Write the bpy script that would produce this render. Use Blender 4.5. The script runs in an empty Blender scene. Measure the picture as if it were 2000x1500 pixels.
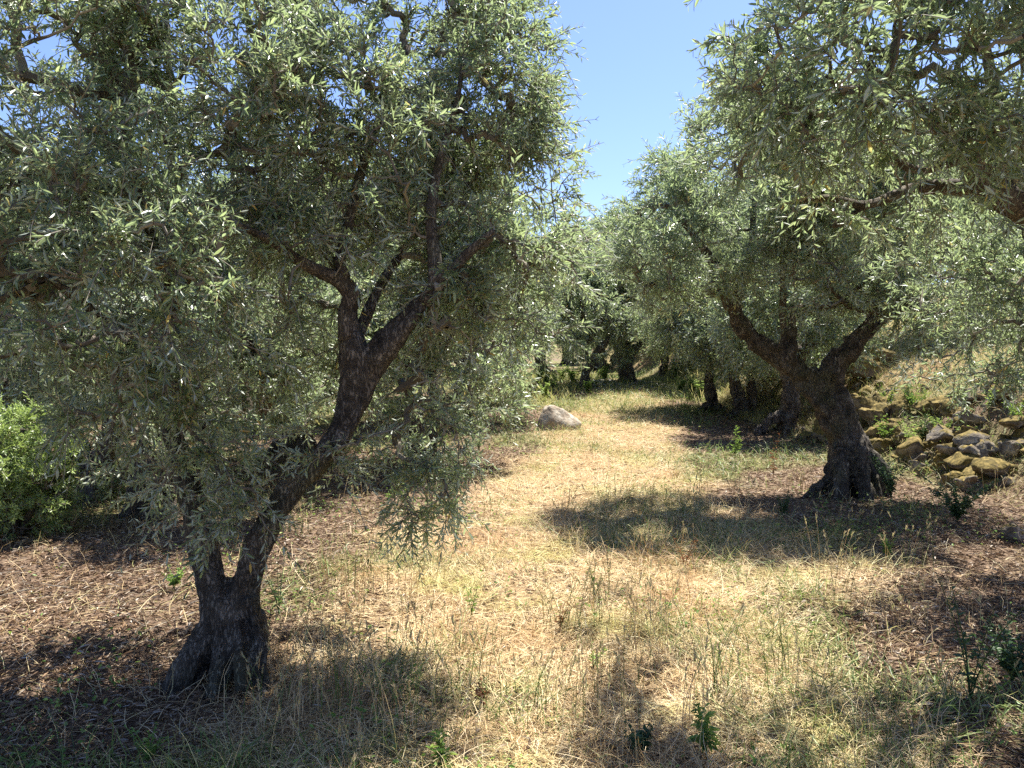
import bpy, math, random
import numpy as np
from mathutils import Vector

# ------------------------------------------------------------------ camera, sky, sun, exposure
scene = bpy.context.scene
CAM_H = 1.6
FPX = 1500.0                       # focal length in pixels of the 2000 px wide photograph
PITCH = math.atan(60.0 / FPX)
cam_data = bpy.data.cameras.new("camera")
cam_data.sensor_width = 36.0
cam_data.lens = FPX / 2000.0 * 36.0
cam_data.clip_start = 0.05
cam_data.clip_end = 3000.0
cam = bpy.data.objects.new("camera", cam_data)
scene.collection.objects.link(cam)
cam.location = (0, 0, CAM_H)
cam.rotation_euler = (math.pi / 2 - PITCH, 0, 0)
scene.camera = cam

SUN_AZ = math.radians(34.0)        # to the right of the view direction
SUN_EL = math.radians(63.0)
world = bpy.data.worlds.new("World")
scene.world = world
world.use_nodes = True
wn = world.node_tree.nodes
bg = wn.get("Background") or wn.new("ShaderNodeBackground")
out = wn.get("World Output") or wn.new("ShaderNodeOutputWorld")
sky = wn.new("ShaderNodeTexSky")
sky.sky_type = 'NISHITA'
sky.sun_disc = False
sky.sun_elevation = SUN_EL
sky.sun_rotation = SUN_AZ
sky.altitude = 200
sky.air_density = 1.0
sky.dust_density = 0.6
sky.ozone_density = 1.6
tint = wn.new("ShaderNodeMix")
tint.data_type = 'RGBA'
tint.blend_type = 'MULTIPLY'
tint.inputs[0].default_value = 1.0
tint.inputs[7].default_value = (0.50, 0.525, 0.68, 1)
world.node_tree.links.new(sky.outputs[0], tint.inputs[6])
world.node_tree.links.new(tint.outputs[2], bg.inputs[0])
world.node_tree.links.new(bg.outputs[0], out.inputs[0])
bg.inputs[1].default_value = 0.105

sun_data = bpy.data.lights.new("sun", 'SUN')
sun_data.energy = 5.0
sun_data.angle = math.radians(0.53)
sun_data.color = (1.0, 0.955, 0.88)
sun = bpy.data.objects.new("sun", sun_data)
scene.collection.objects.link(sun)
TO_SUN = Vector((math.sin(SUN_AZ) * math.cos(SUN_EL), math.cos(SUN_AZ) * math.cos(SUN_EL), math.sin(SUN_EL)))
sun.rotation_euler = TO_SUN.to_track_quat('Z', 'Y').to_euler()
sun.location = (5, 5, 20)

scene.view_settings.view_transform = 'Standard'
scene.view_settings.look = 'None'
scene.view_settings.gamma = 1.0
scene.view_settings.exposure = 1.78
scene.cycles.use_denoising = False
scene.cycles.sample_clamp_indirect = 4.0
scene.cycles.max_bounces = 6
scene.cycles.diffuse_bounces = 4
scene.cycles.glossy_bounces = 2
scene.cycles.transmission_bounces = 4
scene.cycles.transparent_max_bounces = 4
scene.cycles.caustics_reflective = False
scene.cycles.caustics_refractive = False

COL = scene.collection
rng = np.random.default_rng(7)


# ------------------------------------------------------------------ helpers
def P(px, py, d):
    """a point of the place: seen at px,py of the photograph, d metres ahead"""
    u = (px - 1000.0) / FPX
    v = (750.0 - py) / FPX
    ca, sa = math.cos(PITCH), math.sin(PITCH)
    dy = ca + v * sa
    dz = -sa + v * ca
    k = d / dy
    return np.array([u * k, d, CAM_H + dz * k])


def vnoise(p, seed=0):
    p = np.asarray(p, dtype=np.float64)
    i = np.floor(p).astype(np.int64)
    f = p - i
    f = f * f * (3 - 2 * f)

    def h(a, b, c):
        n = (a * 73856093) ^ (b * 19349663) ^ (c * 83492791) ^ (seed * 2654435761)
        n = n & 0xffffffff
        n = (n ^ (n >> 13)) * 1274126177 & 0xffffffff
        n = (n ^ (n >> 16)) * 2246822519 & 0xffffffff
        n = n ^ (n >> 15)
        return (n & 0xffff) / 32767.5 - 1.0
    x, y, z = i[..., 0], i[..., 1], i[..., 2]
    fx, fy, fz = f[..., 0], f[..., 1], f[..., 2]
    r = 0
    for a in (0, 1):
        wa = fx if a else 1 - fx
        for b in (0, 1):
            wb = fy if b else 1 - fy
            for c in (0, 1):
                wc = fz if c else 1 - fz
                r = r + h(x + a, y + b, z + c) * wa * wb * wc
    return r


def fbm(p, octaves=3, seed=0):
    p = np.asarray(p, dtype=np.float64)
    r, a = 0, 1.0
    for o in range(octaves):
        r = r + a * vnoise(p * (2.03 ** o), seed + o * 17)
        a *= 0.5
    return r


def noise2(x, y, f, octaves=2, seed=0):
    return fbm(np.stack([x * f, y * f, np.zeros_like(x) + 0.37], -1), octaves, seed)


def sstep(a, b, x):
    t = np.clip((x - a) / (b - a), 0, 1)
    return t * t * (3 - 2 * t)


def norm(v):
    return v / np.maximum(np.linalg.norm(v, axis=-1, keepdims=True), 1e-9)


def H(x, y):
    """height of the ground"""
    x = np.asarray(x, dtype=np.float64)
    y = np.asarray(y, dtype=np.float64)
    z = 0.57 * sstep(12, 28, y) + 0.012 * np.maximum(y - 28, 0) * sstep(28, 60, y)
    xb = 5.35 + 0.3 * np.sin(y * 0.55)
    bank = sstep(xb, xb + 2.6, x) * 1.35 + 0.16 * np.clip(x - xb - 2.0, 0, 60)
    z = z + bank + 0.42 * np.exp(-((x - 6.5) / 0.75) ** 2 - ((y - 10.1) / 1.0) ** 2) + 0.55 * np.exp(-((x - 6.0) / 0.6) ** 2 - ((y - 12.4) / 1.1) ** 2)
    z = z + 0.035 * noise2(x, y, 0.9, 2, 3) + 0.014 * noise2(x, y, 4.0, 2, 5)
    return z


def G(px, py):
    """where the ground is met at px,py"""
    lo, hi = 1.5, 90.0
    for _ in range(40):
        m = (lo + hi) / 2
        q = P(px, py, m)
        if q[2] > float(H(q[0], q[1])):
            lo = m
        else:
            hi = m
    q = P(px, py, lo)
    return np.array([q[0], q[1], float(H(q[0], q[1]))])


def mesh_quads(name, verts, quads, smooth=False, mat_index=None):
    verts = np.asarray(verts, dtype=np.float32).reshape(-1, 3)
    quads = np.asarray(quads, dtype=np.int32).reshape(-1, 4)
    me = bpy.data.meshes.new(name)
    me.vertices.add(len(verts))
    me.vertices.foreach_set("co", verts.ravel())
    me.loops.add(len(quads) * 4)
    me.loops.foreach_set("vertex_index", quads.ravel())
    me.polygons.add(len(quads))
    me.polygons.foreach_set("loop_start", np.arange(0, len(quads) * 4, 4, dtype=np.int32))
    if mat_index is not None:
        me.polygons.foreach_set("material_index", np.asarray(mat_index, dtype=np.int32))
    me.polygons.foreach_set("use_smooth", np.full(len(quads), bool(smooth)))
    me.update(calc_edges=True)
    return me


def link(name, me, mats, parent=None):
    o = bpy.data.objects.new(name, me)
    COL.objects.link(o)
    if not isinstance(mats, (list, tuple)):
        mats = [mats]
    for m in mats:
        me.materials.append(m)
    if parent is not None:
        o.parent = parent
    return o


def tag(o, label=None, cat=None, group=None, kind=None):
    if label:
        o['label'] = label
    if cat:
        o['category'] = cat
    if group:
        o['group'] = group
    if kind:
        o['kind'] = kind
    return o


def empty(name, loc, label, cat, group=None):
    o = bpy.data.objects.new(name, None)
    o.empty_display_size = 0.2
    COL.objects.link(o)
    o.location = tuple(float(c) for c in loc)
    return tag(o, label, cat, group)


# ------------------------------------------------------------------ materials
def new_mat(name):
    m = bpy.data.materials.new(name)
    m.use_nodes = True
    nt = m.node_tree
    b = nt.nodes["Principled BSDF"]
    return m, nt, b


def N(nt, kind, **kw):
    n = nt.nodes.new(kind)
    for k, v in kw.items():
        if k.startswith('i_'):
            key = k[2:]
            n.inputs[int(key) if key.isdigit() else key].default_value = v
        else:
            setattr(n, k, v)
    return n


def ramp(nt, stops, fac=None, interp='LINEAR'):
    r = nt.nodes.new("ShaderNodeValToRGB")
    r.color_ramp.interpolation = interp
    els = r.color_ramp.elements
    while len(els) < len(stops):
        els.new(0.5)
    for e, (p, c) in zip(els, stops):
        e.position = p
        e.color = (c[0], c[1], c[2], 1)
    if fac is not None:
        nt.links.new(fac, r.inputs[0])
    return r


def leaf_mat(name, top, under, rough=0.38, trans=0.22, tcol=(0.25, 0.35, 0.06), spec=0.5):
    m, nt, b = new_mat(name)
    g = nt.nodes.new("ShaderNodeNewGeometry")
    rt = ramp(nt, top, g.outputs["Random Per Island"])
    ru = ramp(nt, under, g.outputs["Random Per Island"])
    mx = N(nt, "ShaderNodeMix", data_type='RGBA')
    nt.links.new(g.outputs["Backfacing"], mx.inputs[0])
    nt.links.new(rt.outputs[0], mx.inputs[6])
    nt.links.new(ru.outputs[0], mx.inputs[7])
    nt.links.new(mx.outputs[2], b.inputs["Base Color"])
    rr = N(nt, "ShaderNodeMix", data_type='FLOAT')
    rr.inputs[2].default_value = rough
    rr.inputs[3].default_value = 0.6
    nt.links.new(g.outputs["Backfacing"], rr.inputs[0])
    nt.links.new(rr.outputs[0], b.inputs["Roughness"])
    b.inputs["Specular IOR Level"].default_value = spec
    tr = nt.nodes.new("ShaderNodeBsdfTranslucent")
    tm = N(nt, "ShaderNodeMix", data_type='RGBA', blend_type='MIX')
    tm.inputs[0].default_value = 0.6
    nt.links.new(rt.outputs[0], tm.inputs[6])
    tm.inputs[7].default_value = (*tcol, 1)
    nt.links.new(tm.outputs[2], tr.inputs[0])
    ms = nt.nodes.new("ShaderNodeMixShader")
    ms.inputs[0].default_value = trans
    nt.links.new(b.outputs[0], ms.inputs[1])
    nt.links.new(tr.outputs[0], ms.inputs[2])
    nt.links.new(ms.outputs[0], nt.nodes["Material Output"].inputs[0])
    return m


def stalk_mat(name, stops, rough=0.7, trans=0.15, patch=None):
    m, nt, b = new_mat(name)
    g = nt.nodes.new("ShaderNodeNewGeometry")
    rt = ramp(nt, stops, g.outputs["Random Per Island"])
    if patch:                               # patches where the growth itself has another colour
        tc = nt.nodes.new("ShaderNodeTexCoord")
        pn = N(nt, "ShaderNodeTexNoise", i_Scale=1.3, i_Detail=4.0)
        nt.links.new(tc.outputs["Object"], pn.inputs[0])
        pr = ramp(nt, patch, pn.outputs[0])
        pm = N(nt, "ShaderNodeMix", data_type='RGBA', blend_type='MULTIPLY')
        pm.inputs[0].default_value = 1.0
        nt.links.new(rt.outputs[0], pm.inputs[6])
        nt.links.new(pr.outputs[0], pm.inputs[7])
        rt_out = pm.outputs[2]
    else:
        rt_out = rt.outputs[0]
    nt.links.new(rt_out, b.inputs["Base Color"])
    b.inputs["Roughness"].default_value = rough
    b.inputs["Specular IOR Level"].default_value = 0.3
    tr = nt.nodes.new("ShaderNodeBsdfTranslucent")
    nt.links.new(rt_out, tr.inputs[0])
    ms = nt.nodes.new("ShaderNodeMixShader")
    ms.inputs[0].default_value = trans
    nt.links.new(b.outputs[0], ms.inputs[1])
    nt.links.new(tr.outputs[0], ms.inputs[2])
    nt.links.new(ms.outputs[0], nt.nodes["Material Output"].inputs[0])
    return m


OL_TOP = [(0.0, (0.042, 0.075, 0.038)), (0.4, (0.085, 0.132, 0.066)), (0.72, (0.16, 0.222, 0.10)),
          (0.86, (0.25, 0.325, 0.14)), (0.985, (0.36, 0.42, 0.15)), (0.993, (0.55, 0.38, 0.07)), (1.0, (0.50, 0.28, 0.04))]
OL_UND = [(0.0, (0.31, 0.36, 0.28)), (0.5, (0.43, 0.48, 0.37)), (0.985, (0.55, 0.58, 0.44)),
          (0.993, (0.48, 0.36, 0.10)), (1.0, (0.45, 0.28, 0.06))]
M_LEAF = leaf_mat("olive_leaf", OL_TOP, OL_UND, 0.37, 0.40, (0.48, 0.60, 0.27), 1.0)
M_SHRUB = leaf_mat("young_olive_leaf",
                   [(0, (0.13, 0.20, 0.055)), (0.5, (0.22, 0.31, 0.09)), (1, (0.36, 0.44, 0.14))],
                   [(0, (0.14, 0.2, 0.09)), (1, (0.2, 0.27, 0.12))], 0.4, 0.36, (0.42, 0.55, 0.12), 0.8)
M_WEED = leaf_mat("weed_leaf", [(0, (0.08, 0.16, 0.04)), (0.6, (0.15, 0.27, 0.055)), (1, (0.3, 0.38, 0.09))],
                  [(0, (0.1, 0.16, 0.06)), (1, (0.18, 0.25, 0.09))], 0.5, 0.3, (0.35, 0.5, 0.07), 0.4)
M_DARKWEED = leaf_mat("dark_weed_leaf", [(0, (0.02, 0.05, 0.022)), (1, (0.05, 0.1, 0.03))],
                      [(0, (0.06, 0.1, 0.05)), (1, (0.09, 0.13, 0.06))], 0.45, 0.2, (0.1, 0.2, 0.04), 0.5)
M_DEADWEED = leaf_mat("dead_weed_leaf", [(0, (0.12, 0.05, 0.02)), (1, (0.28, 0.13, 0.06))],
                      [(0, (0.12, 0.06, 0.03)), (1, (0.28, 0.15, 0.08))], 0.8, 0.15, (0.3, 0.12, 0.04), 0.2)
M_SHOOT = leaf_mat('sucker_leaf', OL_TOP, OL_UND, 0.4, 0.3, (0.4, 0.5, 0.2), 0.8)
M_TWIG = stalk_mat("olive_twig", [(0, (0.10, 0.085, 0.065)), (0.6, (0.17, 0.15, 0.115)), (1, (0.30, 0.27, 0.21))], 0.8, 0.0)
M_BLOSSOM = stalk_mat("olive_blossom", [(0, (0.36, 0.27, 0.13)), (0.6, (0.55, 0.46, 0.24)), (1, (0.5, 0.42, 0.16))], 0.8, 0.2)
M_STRAW = stalk_mat("straw", [(0, (0.22, 0.14, 0.07)), (0.2, (0.46, 0.33, 0.165)), (0.6, (0.67, 0.53, 0.29)),
                              (0.92, (0.78, 0.66, 0.43)), (1, (0.42, 0.44, 0.18))], 0.55, 0.2,
                    [(0.30, (0.72, 0.58, 0.48)), (0.42, (0.98, 0.92, 0.86)), (0.52, (1, 1, 1)), (0.64, (0.80, 0.90, 0.62))])
M_LITTER = stalk_mat("leaf_litter", [(0, (0.055, 0.034, 0.02)), (0.4, (0.15, 0.092, 0.052)), (0.75, (0.28, 0.185, 0.108)),
                                     (0.95, (0.38, 0.31, 0.235)), (1, (0.5, 0.45, 0.38))], 0.7, 0.05)
M_GRASS = stalk_mat("green_grass", [(0, (0.05, 0.095, 0.022)), (0.5, (0.12, 0.19, 0.045)), (0.85, (0.25, 0.31, 0.09)),
                                    (1, (0.45, 0.42, 0.17))], 0.5, 0.3)


def bark_mat(name, c_dark, c_mid, c_light, green=0.25, scale=1.0):
    m, nt, b = new_mat(name)
    tc = nt.nodes.new("ShaderNodeTexCoord")
    wv = N(nt, "ShaderNodeTexNoise", i_Scale=3.0 * scale, i_Detail=3.0)
    nt.links.new(tc.outputs["Object"], wv.inputs[0])
    ws = N(nt, "ShaderNodeVectorMath", operation='SCALE')
    ws.inputs[3].default_value = 0.10 / scale
    nt.links.new(wv.outputs[1], ws.inputs[0])
    wa = N(nt, "ShaderNodeVectorMath", operation='ADD')
    nt.links.new(tc.outputs["Object"], wa.inputs[0])
    nt.links.new(ws.outputs[0], wa.inputs[1])
    mp = N(nt, "ShaderNodeMapping")
    mp.inputs[3].default_value = (60 * scale, 60 * scale, 15.0 * scale)
    nt.links.new(wa.outputs[0], mp.inputs[0])
    n0 = N(nt, "ShaderNodeTexNoise", i_Scale=1.0, i_Detail=7.0, i_Roughness=0.62)
    nt.links.new(mp.outputs[0], n0.inputs[0])
    ab = N(nt, "ShaderNodeMapRange")          # ridged: dark furrows along the grain
    ds = N(nt, "ShaderNodeMath", operation='SUBTRACT')
    ds.inputs[1].default_value = 0.5
    da = N(nt, "ShaderNodeMath", operation='ABSOLUTE')
    nt.links.new(n0.outputs[0], ds.inputs[0])
    nt.links.new(ds.outputs[0], da.inputs[0])
    nt.links.new(da.outputs[0], ab.inputs[0])
    ab.inputs[1].default_value = 0.0
    ab.inputs[2].default_value = 0.085
    n1 = N(nt, "ShaderNodeTexNoise", i_Scale=9.0 * scale, i_Detail=7.0, i_Roughness=0.65)
    nt.links.new(tc.outputs["Object"], n1.inputs[0])
    n2 = N(nt, "ShaderNodeTexNoise", i_Scale=2.6 * scale, i_Detail=4.0)
    nt.links.new(tc.outputs["Object"], n2.inputs[0])
    r = ramp(nt, [(0.3, c_dark), (0.5, c_mid), (0.68, c_light)], n1.outputs[0])
    gm = N(nt, "ShaderNodeMix", data_type='RGBA')
    rg = ramp(nt, [(0.5, (0, 0, 0)), (0.66, (green, green, green))], n2.outputs[0])
    nt.links.new(rg.outputs[0], gm.inputs[0])
    nt.links.new(r.outputs[0], gm.inputs[6])
    gm.inputs[7].default_value = (0.15, 0.155, 0.075, 1)
    rv = ramp(nt, [(0.0, (0.62, 0.58, 0.55)), (0.8, (1, 1, 1))], ab.outputs[0])
    ml = N(nt, "ShaderNodeMix", data_type='RGBA', blend_type='MULTIPLY')
    ml.inputs[0].default_value = 0.9
    nt.links.new(gm.outputs[2], ml.inputs[6])
    nt.links.new(rv.outputs[0], ml.inputs[7])
    nt.links.new(ml.outputs[2], b.inputs["Base Color"])
    b.inputs["Roughness"].default_value = 0.9
    b.inputs["Specular IOR Level"].default_value = 0.2
    hs = N(nt, "ShaderNodeMath", operation='MULTIPLY_ADD')
    hs.inputs[1].default_value = 0.8
    nt.links.new(n1.outputs[0], hs.inputs[0])
    nt.links.new(ab.outputs[0], hs.inputs[2])
    bu = N(nt, "ShaderNodeBump")
    bu.inputs["Strength"].default_value = 1.0
    bu.inputs["Distance"].default_value = 0.012 / scale
    nt.links.new(hs.outputs[0], bu.inputs["Height"])
    nt.links.new(bu.outputs[0], b.inputs["Normal"])
    return m


M_BARK = bark_mat("olive_bark", (0.042, 0.036, 0.029), (0.125, 0.108, 0.087), (0.27, 0.24, 0.195), 0.45)
M_BARK_FAR = bark_mat("old_olive_bark", (0.06, 0.05, 0.042), (0.18, 0.15, 0.125), (0.36, 0.32, 0.27), 0.3, 0.6)
M_LIMB = bark_mat("limb_bark", (0.08, 0.066, 0.05), (0.175, 0.145, 0.11), (0.29, 0.25, 0.19), 0.35, 1.3)


def rock_mat(name, moss):
    m, nt, b = new_mat(name)
    tc = nt.nodes.new("ShaderNodeTexCoord")
    n1 = N(nt, "ShaderNodeTexNoise", i_Scale=6.0, i_Detail=8.0, i_Roughness=0.65)
    nt.links.new(tc.outputs["Object"], n1.inputs[0])
    n2 = N(nt, "ShaderNodeTexNoise", i_Scale=22.0, i_Detail=6.0)
    nt.links.new(tc.outputs["Object"], n2.inputs[0])
    r = ramp(nt, [(0.32, (0.05, 0.042, 0.035)), (0.45, (0.13, 0.11, 0.088)), (0.58, (0.25, 0.225, 0.19)), (0.70, (0.48, 0.46, 0.42))], n1.outputs[0])
    g = nt.nodes.new("ShaderNodeNewGeometry")
    sx = nt.nodes.new("ShaderNodeSeparateXYZ")
    nt.links.new(g.outputs["Normal"], sx.inputs[0])
    ad = N(nt, "ShaderNodeMath", operation='MULTIPLY_ADD')
    ad.inputs[1].default_value = 2.6
    nt.links.new(n1.outputs[0], ad.inputs[0])
    nt.links.new(sx.outputs[2], ad.inputs[2])
    rm = ramp(nt, [(0.0, (0, 0, 0)), (1.0, (1, 1, 1))])
    mr = N(nt, "ShaderNodeMapRange")
    mr.inputs[1].default_value = 1.75 - moss
    mr.inputs[2].default_value = 2.1 - moss
    nt.links.new(ad.outputs[0], mr.inputs[0])
    mc = ramp(nt, [(0.3, (0.045, 0.036, 0.012)), (0.5, (0.12, 0.09, 0.024)), (0.7, (0.24, 0.175, 0.055))], n2.outputs[0])
    mx = N(nt, "ShaderNodeMix", data_type='RGBA')
    nt.links.new(mr.outputs[0], mx.inputs[0])
    nt.links.new(r.outputs[0], mx.inputs[6])
    nt.links.new(mc.outputs[0], mx.inputs[7])
    nt.links.new(mx.outputs[2], b.inputs["Base Color"])
    b.inputs["Roughness"].default_value = 0.92
    b.inputs["Specular IOR Level"].default_value = 0.2
    bu = N(nt, "ShaderNodeBump")
    bu.inputs["Strength"].default_value = 0.8
    bu.inputs["Distance"].default_value = 0.02
    nt.links.new(n2.outputs[0], bu.inputs["Height"])
    nt.links.new(bu.outputs[0], b.inputs["Normal"])
    return m


M_ROCK = rock_mat("pale_rock", -0.75)
for _n in M_ROCK.node_tree.nodes:
    if _n.type == "VALTORGB" and len(_n.color_ramp.elements) == 4:
        for _e, _c in zip(_n.color_ramp.elements, ((.13, .10, .07), (.25, .20, .145), (.36, .32, .25), (.5, .47, .40))):
            _e.color = (*_c, 1)
M_MOSSROCK = rock_mat("mossy_rock", 0.58)
M_GREYROCK = rock_mat("grey_rock", -0.1)

# ------------------------------------------------------------------ ground
PATH_Y = [0, 4, 6, 10, 16, 28, 45]
PATH_C = [0.2, 0.32, 0.75, 1.0, 2.15, 4.4, 7.0]
PATH_W = [1.0, 1.3, 1.8, 1.35, 1.1, 1.0, 0.9]


def pathness(x, y):
    c = np.interp(y, PATH_Y, PATH_C)
    w = np.interp(y, PATH_Y, PATH_W)
    e = np.abs(x - c) / w + 0.35 * noise2(x, y, 0.8, 3, 11)
    xb = 5.35 + 0.3 * np.sin(y * 0.55)
    return np.maximum(1 - sstep(0.7, 1.35, e), 0.75 * sstep(xb + 1.0, xb + 2.2, x))


def greenness(x, y):
    n = noise2(x, y, 0.75, 3, 23)
    far = sstep(13, 20, y)
    return sstep(0.15, 0.65, n + 0.5 * far + 0.16)


def build_ground():
    nx, ny = 420, 420
    tx = np.linspace(-1, 1, nx)
    ty = np.linspace(-0.72, 1, ny)
    k = 5.6
    xs = 1.0 + 420 * np.sinh(k * tx) / math.sinh(k)
    ys = 6.0 + 420 * np.sinh(k * ty) / math.sinh(k)
    X, Y = np.meshgrid(xs, ys)
    X = X.ravel()
    Y = Y.ravel()
    Z = H(X, Y) - 0.012
    idx = np.arange(nx * ny).reshape(ny, nx)
    q = np.stack([idx[:-1, :-1], idx[:-1, 1:], idx[1:, 1:], idx[1:, :-1]], -1).reshape(-1, 4)
    me = mesh_quads("ground", np.stack([X, Y, Z], -1), q, True)
    ca = me.attributes.new("zone", 'FLOAT_COLOR', 'POINT')
    c = np.ones((nx * ny, 4), dtype=np.float32)
    c[:, 0] = pathness(X, Y)
    c[:, 1] = greenness(X, Y)
    c[:, 2] = sstep(5.0, 6.8, X)
    ca.data.foreach_set("color", c.ravel())
    m, nt, b = new_mat("ground_soil")
    at = N(nt, "ShaderNodeAttribute", attribute_name="zone")
    sp = nt.nodes.new("ShaderNodeSeparateColor")
    nt.links.new(at.outputs[0], sp.inputs[0])
    tc = nt.nodes.new("ShaderNodeTexCoord")
    n1 = N(nt, "ShaderNodeTexNoise", i_Scale=30.0, i_Detail=8.0, i_Roughness=0.7)
    nt.links.new(tc.outputs["Object"], n1.inputs[0])
    n2 = N(nt, "ShaderNodeTexNoise", i_Scale=2.0, i_Detail=5.0)
    nt.links.new(tc.outputs["Object"], n2.inputs[0])
    soil = ramp(nt, [(0.3, (0.05, 0.033, 0.022)), (0.5, (0.13, 0.088, 0.06)), (0.7, (0.26, 0.19, 0.13))], n1.outputs[0])
    straw = ramp(nt, [(0.3, (0.11, 0.07, 0.04)), (0.5, (0.24, 0.165, 0.09)), (0.7, (0.42, 0.31, 0.18))], n1.outputs[0])
    green = ramp(nt, [(0.3, (0.05, 0.07, 0.02)), (0.5, (0.13, 0.15, 0.045)), (0.7, (0.30, 0.29, 0.11))], n1.outputs[0])
    a = N(nt, "ShaderNodeMix", data_type='RGBA')
    nt.links.new(sp.outputs[0], a.inputs[0])
    nt.links.new(soil.outputs[0], a.inputs[6])
    nt.links.new(straw.outputs[0], a.inputs[7])
    gf = N(nt, "ShaderNodeMath", operation='MULTIPLY')
    nt.links.new(sp.outputs[1], gf.inputs[0])
    nt.links.new(n2.outputs[0], gf.inputs[1])
    bb = N(nt, "ShaderNodeMix", data_type='RGBA')
    nt.links.new(gf.outputs[0], bb.inputs[0])
    nt.links.new(a.outputs[2], bb.inputs[6])
    nt.links.new(green.outputs[0], bb.inputs[7])
    nt.links.new(bb.outputs[2], b.inputs["Base Color"])
    b.inputs["Roughness"].default_value = 0.95
    b.inputs["Specular IOR Level"].default_value = 0.1
    bu = N(nt, "ShaderNodeBump")
    bu.inputs["Strength"].default_value = 0.7
    bu.inputs["Distance"].default_value = 0.03
    nt.links.new(n1.outputs[0], bu.inputs["Height"])
    nt.links.new(bu.outputs[0], b.inputs["Normal"])
    g = link("ground", me, m)
    tag(g, "dry olive grove ground of soil, straw and leaf litter", "ground", kind='structure')


build_ground()


def build_hill():
    na, nr = 90, 24
    A = np.linspace(math.radians(-35), math.radians(100), na)   # from straight ahead, clockwise
    R = np.linspace(0, 1, nr)
    a, r = np.meshgrid(A, R)
    a = a.ravel()
    r = r.ravel()
    rad = 160 + 190 * r
    ht = 6 + 100 * sstep(0.35, 1.2, a) + 3 * np.sin(a * 9)
    x = np.sin(a) * rad
    y = np.cos(a) * rad
    z = ht * sstep(0, 0.95, r) + 6 * noise2(x, y, 0.02, 3, 4) * r - 0.5 + H(x * 0, y) * 0 + 2
    idx = np.arange(na * nr).reshape(nr, na)
    q = np.stack([idx[:-1, :-1], idx[:-1, 1:], idx[1:, 1:], idx[1:, :-1]], -1).reshape(-1, 4)
    me = mesh_quads("hill", np.stack([x, y, z], -1), q[:, ::-1], True)
    m, nt, b = new_mat("hill_scrub")
    tc = nt.nodes.new("ShaderNodeTexCoord")
    n1 = N(nt, "ShaderNodeTexNoise", i_Scale=0.14, i_Detail=6.0)
    nt.links.new(tc.outputs["Object"], n1.inputs[0])
    r_ = ramp(nt, [(0.38, (0.035, 0.055, 0.03)), (0.55, (0.08, 0.11, 0.055)), (0.66, (0.26, 0.23, 0.14))], n1.outputs[0])
    nt.links.new(r_.outputs[0], b.inputs["Base Color"])
    b.inputs["Roughness"].default_value = 1.0
    tag(link("hill", me, m), "scrubby green hillside rising far behind the grove", "hill", kind='structure')


build_hill()


# ------------------------------------------------------------------ tubes and leaves as arrays
def tubes(pts, rad, sides):
    """pts (n,k,3), rad (n,k) -> verts, quads"""
    n, k, _ = pts.shape
    tan = np.empty_like(pts)
    tan[:, 1:-1] = pts[:, 2:] - pts[:, :-2]
    tan[:, 0] = pts[:, 1] - pts[:, 0]
    tan[:, -1] = pts[:, -1] - pts[:, -2]
    tan = norm(tan)
    mean = norm(pts[:, -1] - pts[:, 0])
    ax = np.argmin(np.abs(mean), axis=1)
    ref = np.eye(3)[ax][:, None, :]
    u = norm(np.cross(tan, ref))
    v = np.cross(tan, u)
    th = np.arange(sides) / sides * 2 * np.pi
    ring = u[:, :, None, :] * np.cos(th)[None, None, :, None] + v[:, :, None, :] * np.sin(th)[None, None, :, None]
    vert = pts[:, :, None, :] + ring * rad[:, :, None, None]
    base = (np.arange(n) * k * sides)[:, None, None]
    kk = (np.arange(k - 1) * sides)[None, :, None]
    s0 = np.arange(sides)[None, None, :]
    s1 = (s0 + 1) % sides
    q = np.stack([base + kk + s0, base + kk + s1, base + kk + sides + s1, base + kk + sides + s0], -1)
    return vert.reshape(-1, 3), q.reshape(-1, 4)


def leaves6(pos, t, nrm, L, W, fold=0.14, curl=0.05):
    s = norm(np.cross(t, nrm))
    nn = np.cross(s, t)
    L = L[:, None]
    W = W[:, None]
    p0 = pos
    a = pos + t * L * 0.36
    b = pos + t * L * 0.72 - nn * L * curl * 0.4
    p3 = pos + t * L - nn * L * curl
    p1 = a + s * W * 0.5 + nn * W * fold
    p5 = a - s * W * 0.5 + nn * W * fold
    p2 = b + s * W * 0.42 + nn * W * fold
    p4 = b - s * W * 0.42 + nn * W * fold
    v = np.stack([p0, p1, p2, p3, p4, p5], 1)
    i = (np.arange(len(pos)) * 6)[:, None]
    q = np.stack([i + np.array([[0, 1, 2, 3]]), i + np.array([[0, 3, 4, 5]])], 1)
    return v.reshape(-1, 3), q.reshape(-1, 4)


def leaves4(pos, t, nrm, L, W):
    s = norm(np.cross(t, nrm))
    L = L[:, None]
    W = W[:, None]
    v = np.stack([pos, pos + t * L * 0.5 + s * W * 0.5, pos + t * L, pos + t * L * 0.5 - s * W * 0.5], 1)
    i = (np.arange(len(pos)) * 4)[:, None]
    q = i + np.array([[0, 1, 2, 3]])
    return v.reshape(-1, 3), q.reshape(-1, 4)


class Geo:
    def __init__(self):
        self.v, self.q, self.m, self.n = [], [], [], 0

    def add(self, v, q, mi=0):
        self.v.append(v)
        self.q.append(q + self.n)
        self.m.append(np.full(len(q), mi))
        self.n += len(v)

    def mesh(self, name, smooth=False):
        return mesh_quads(name, np.concatenate(self.v), np.concatenate(self.q), smooth, np.concatenate(self.m))


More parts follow.
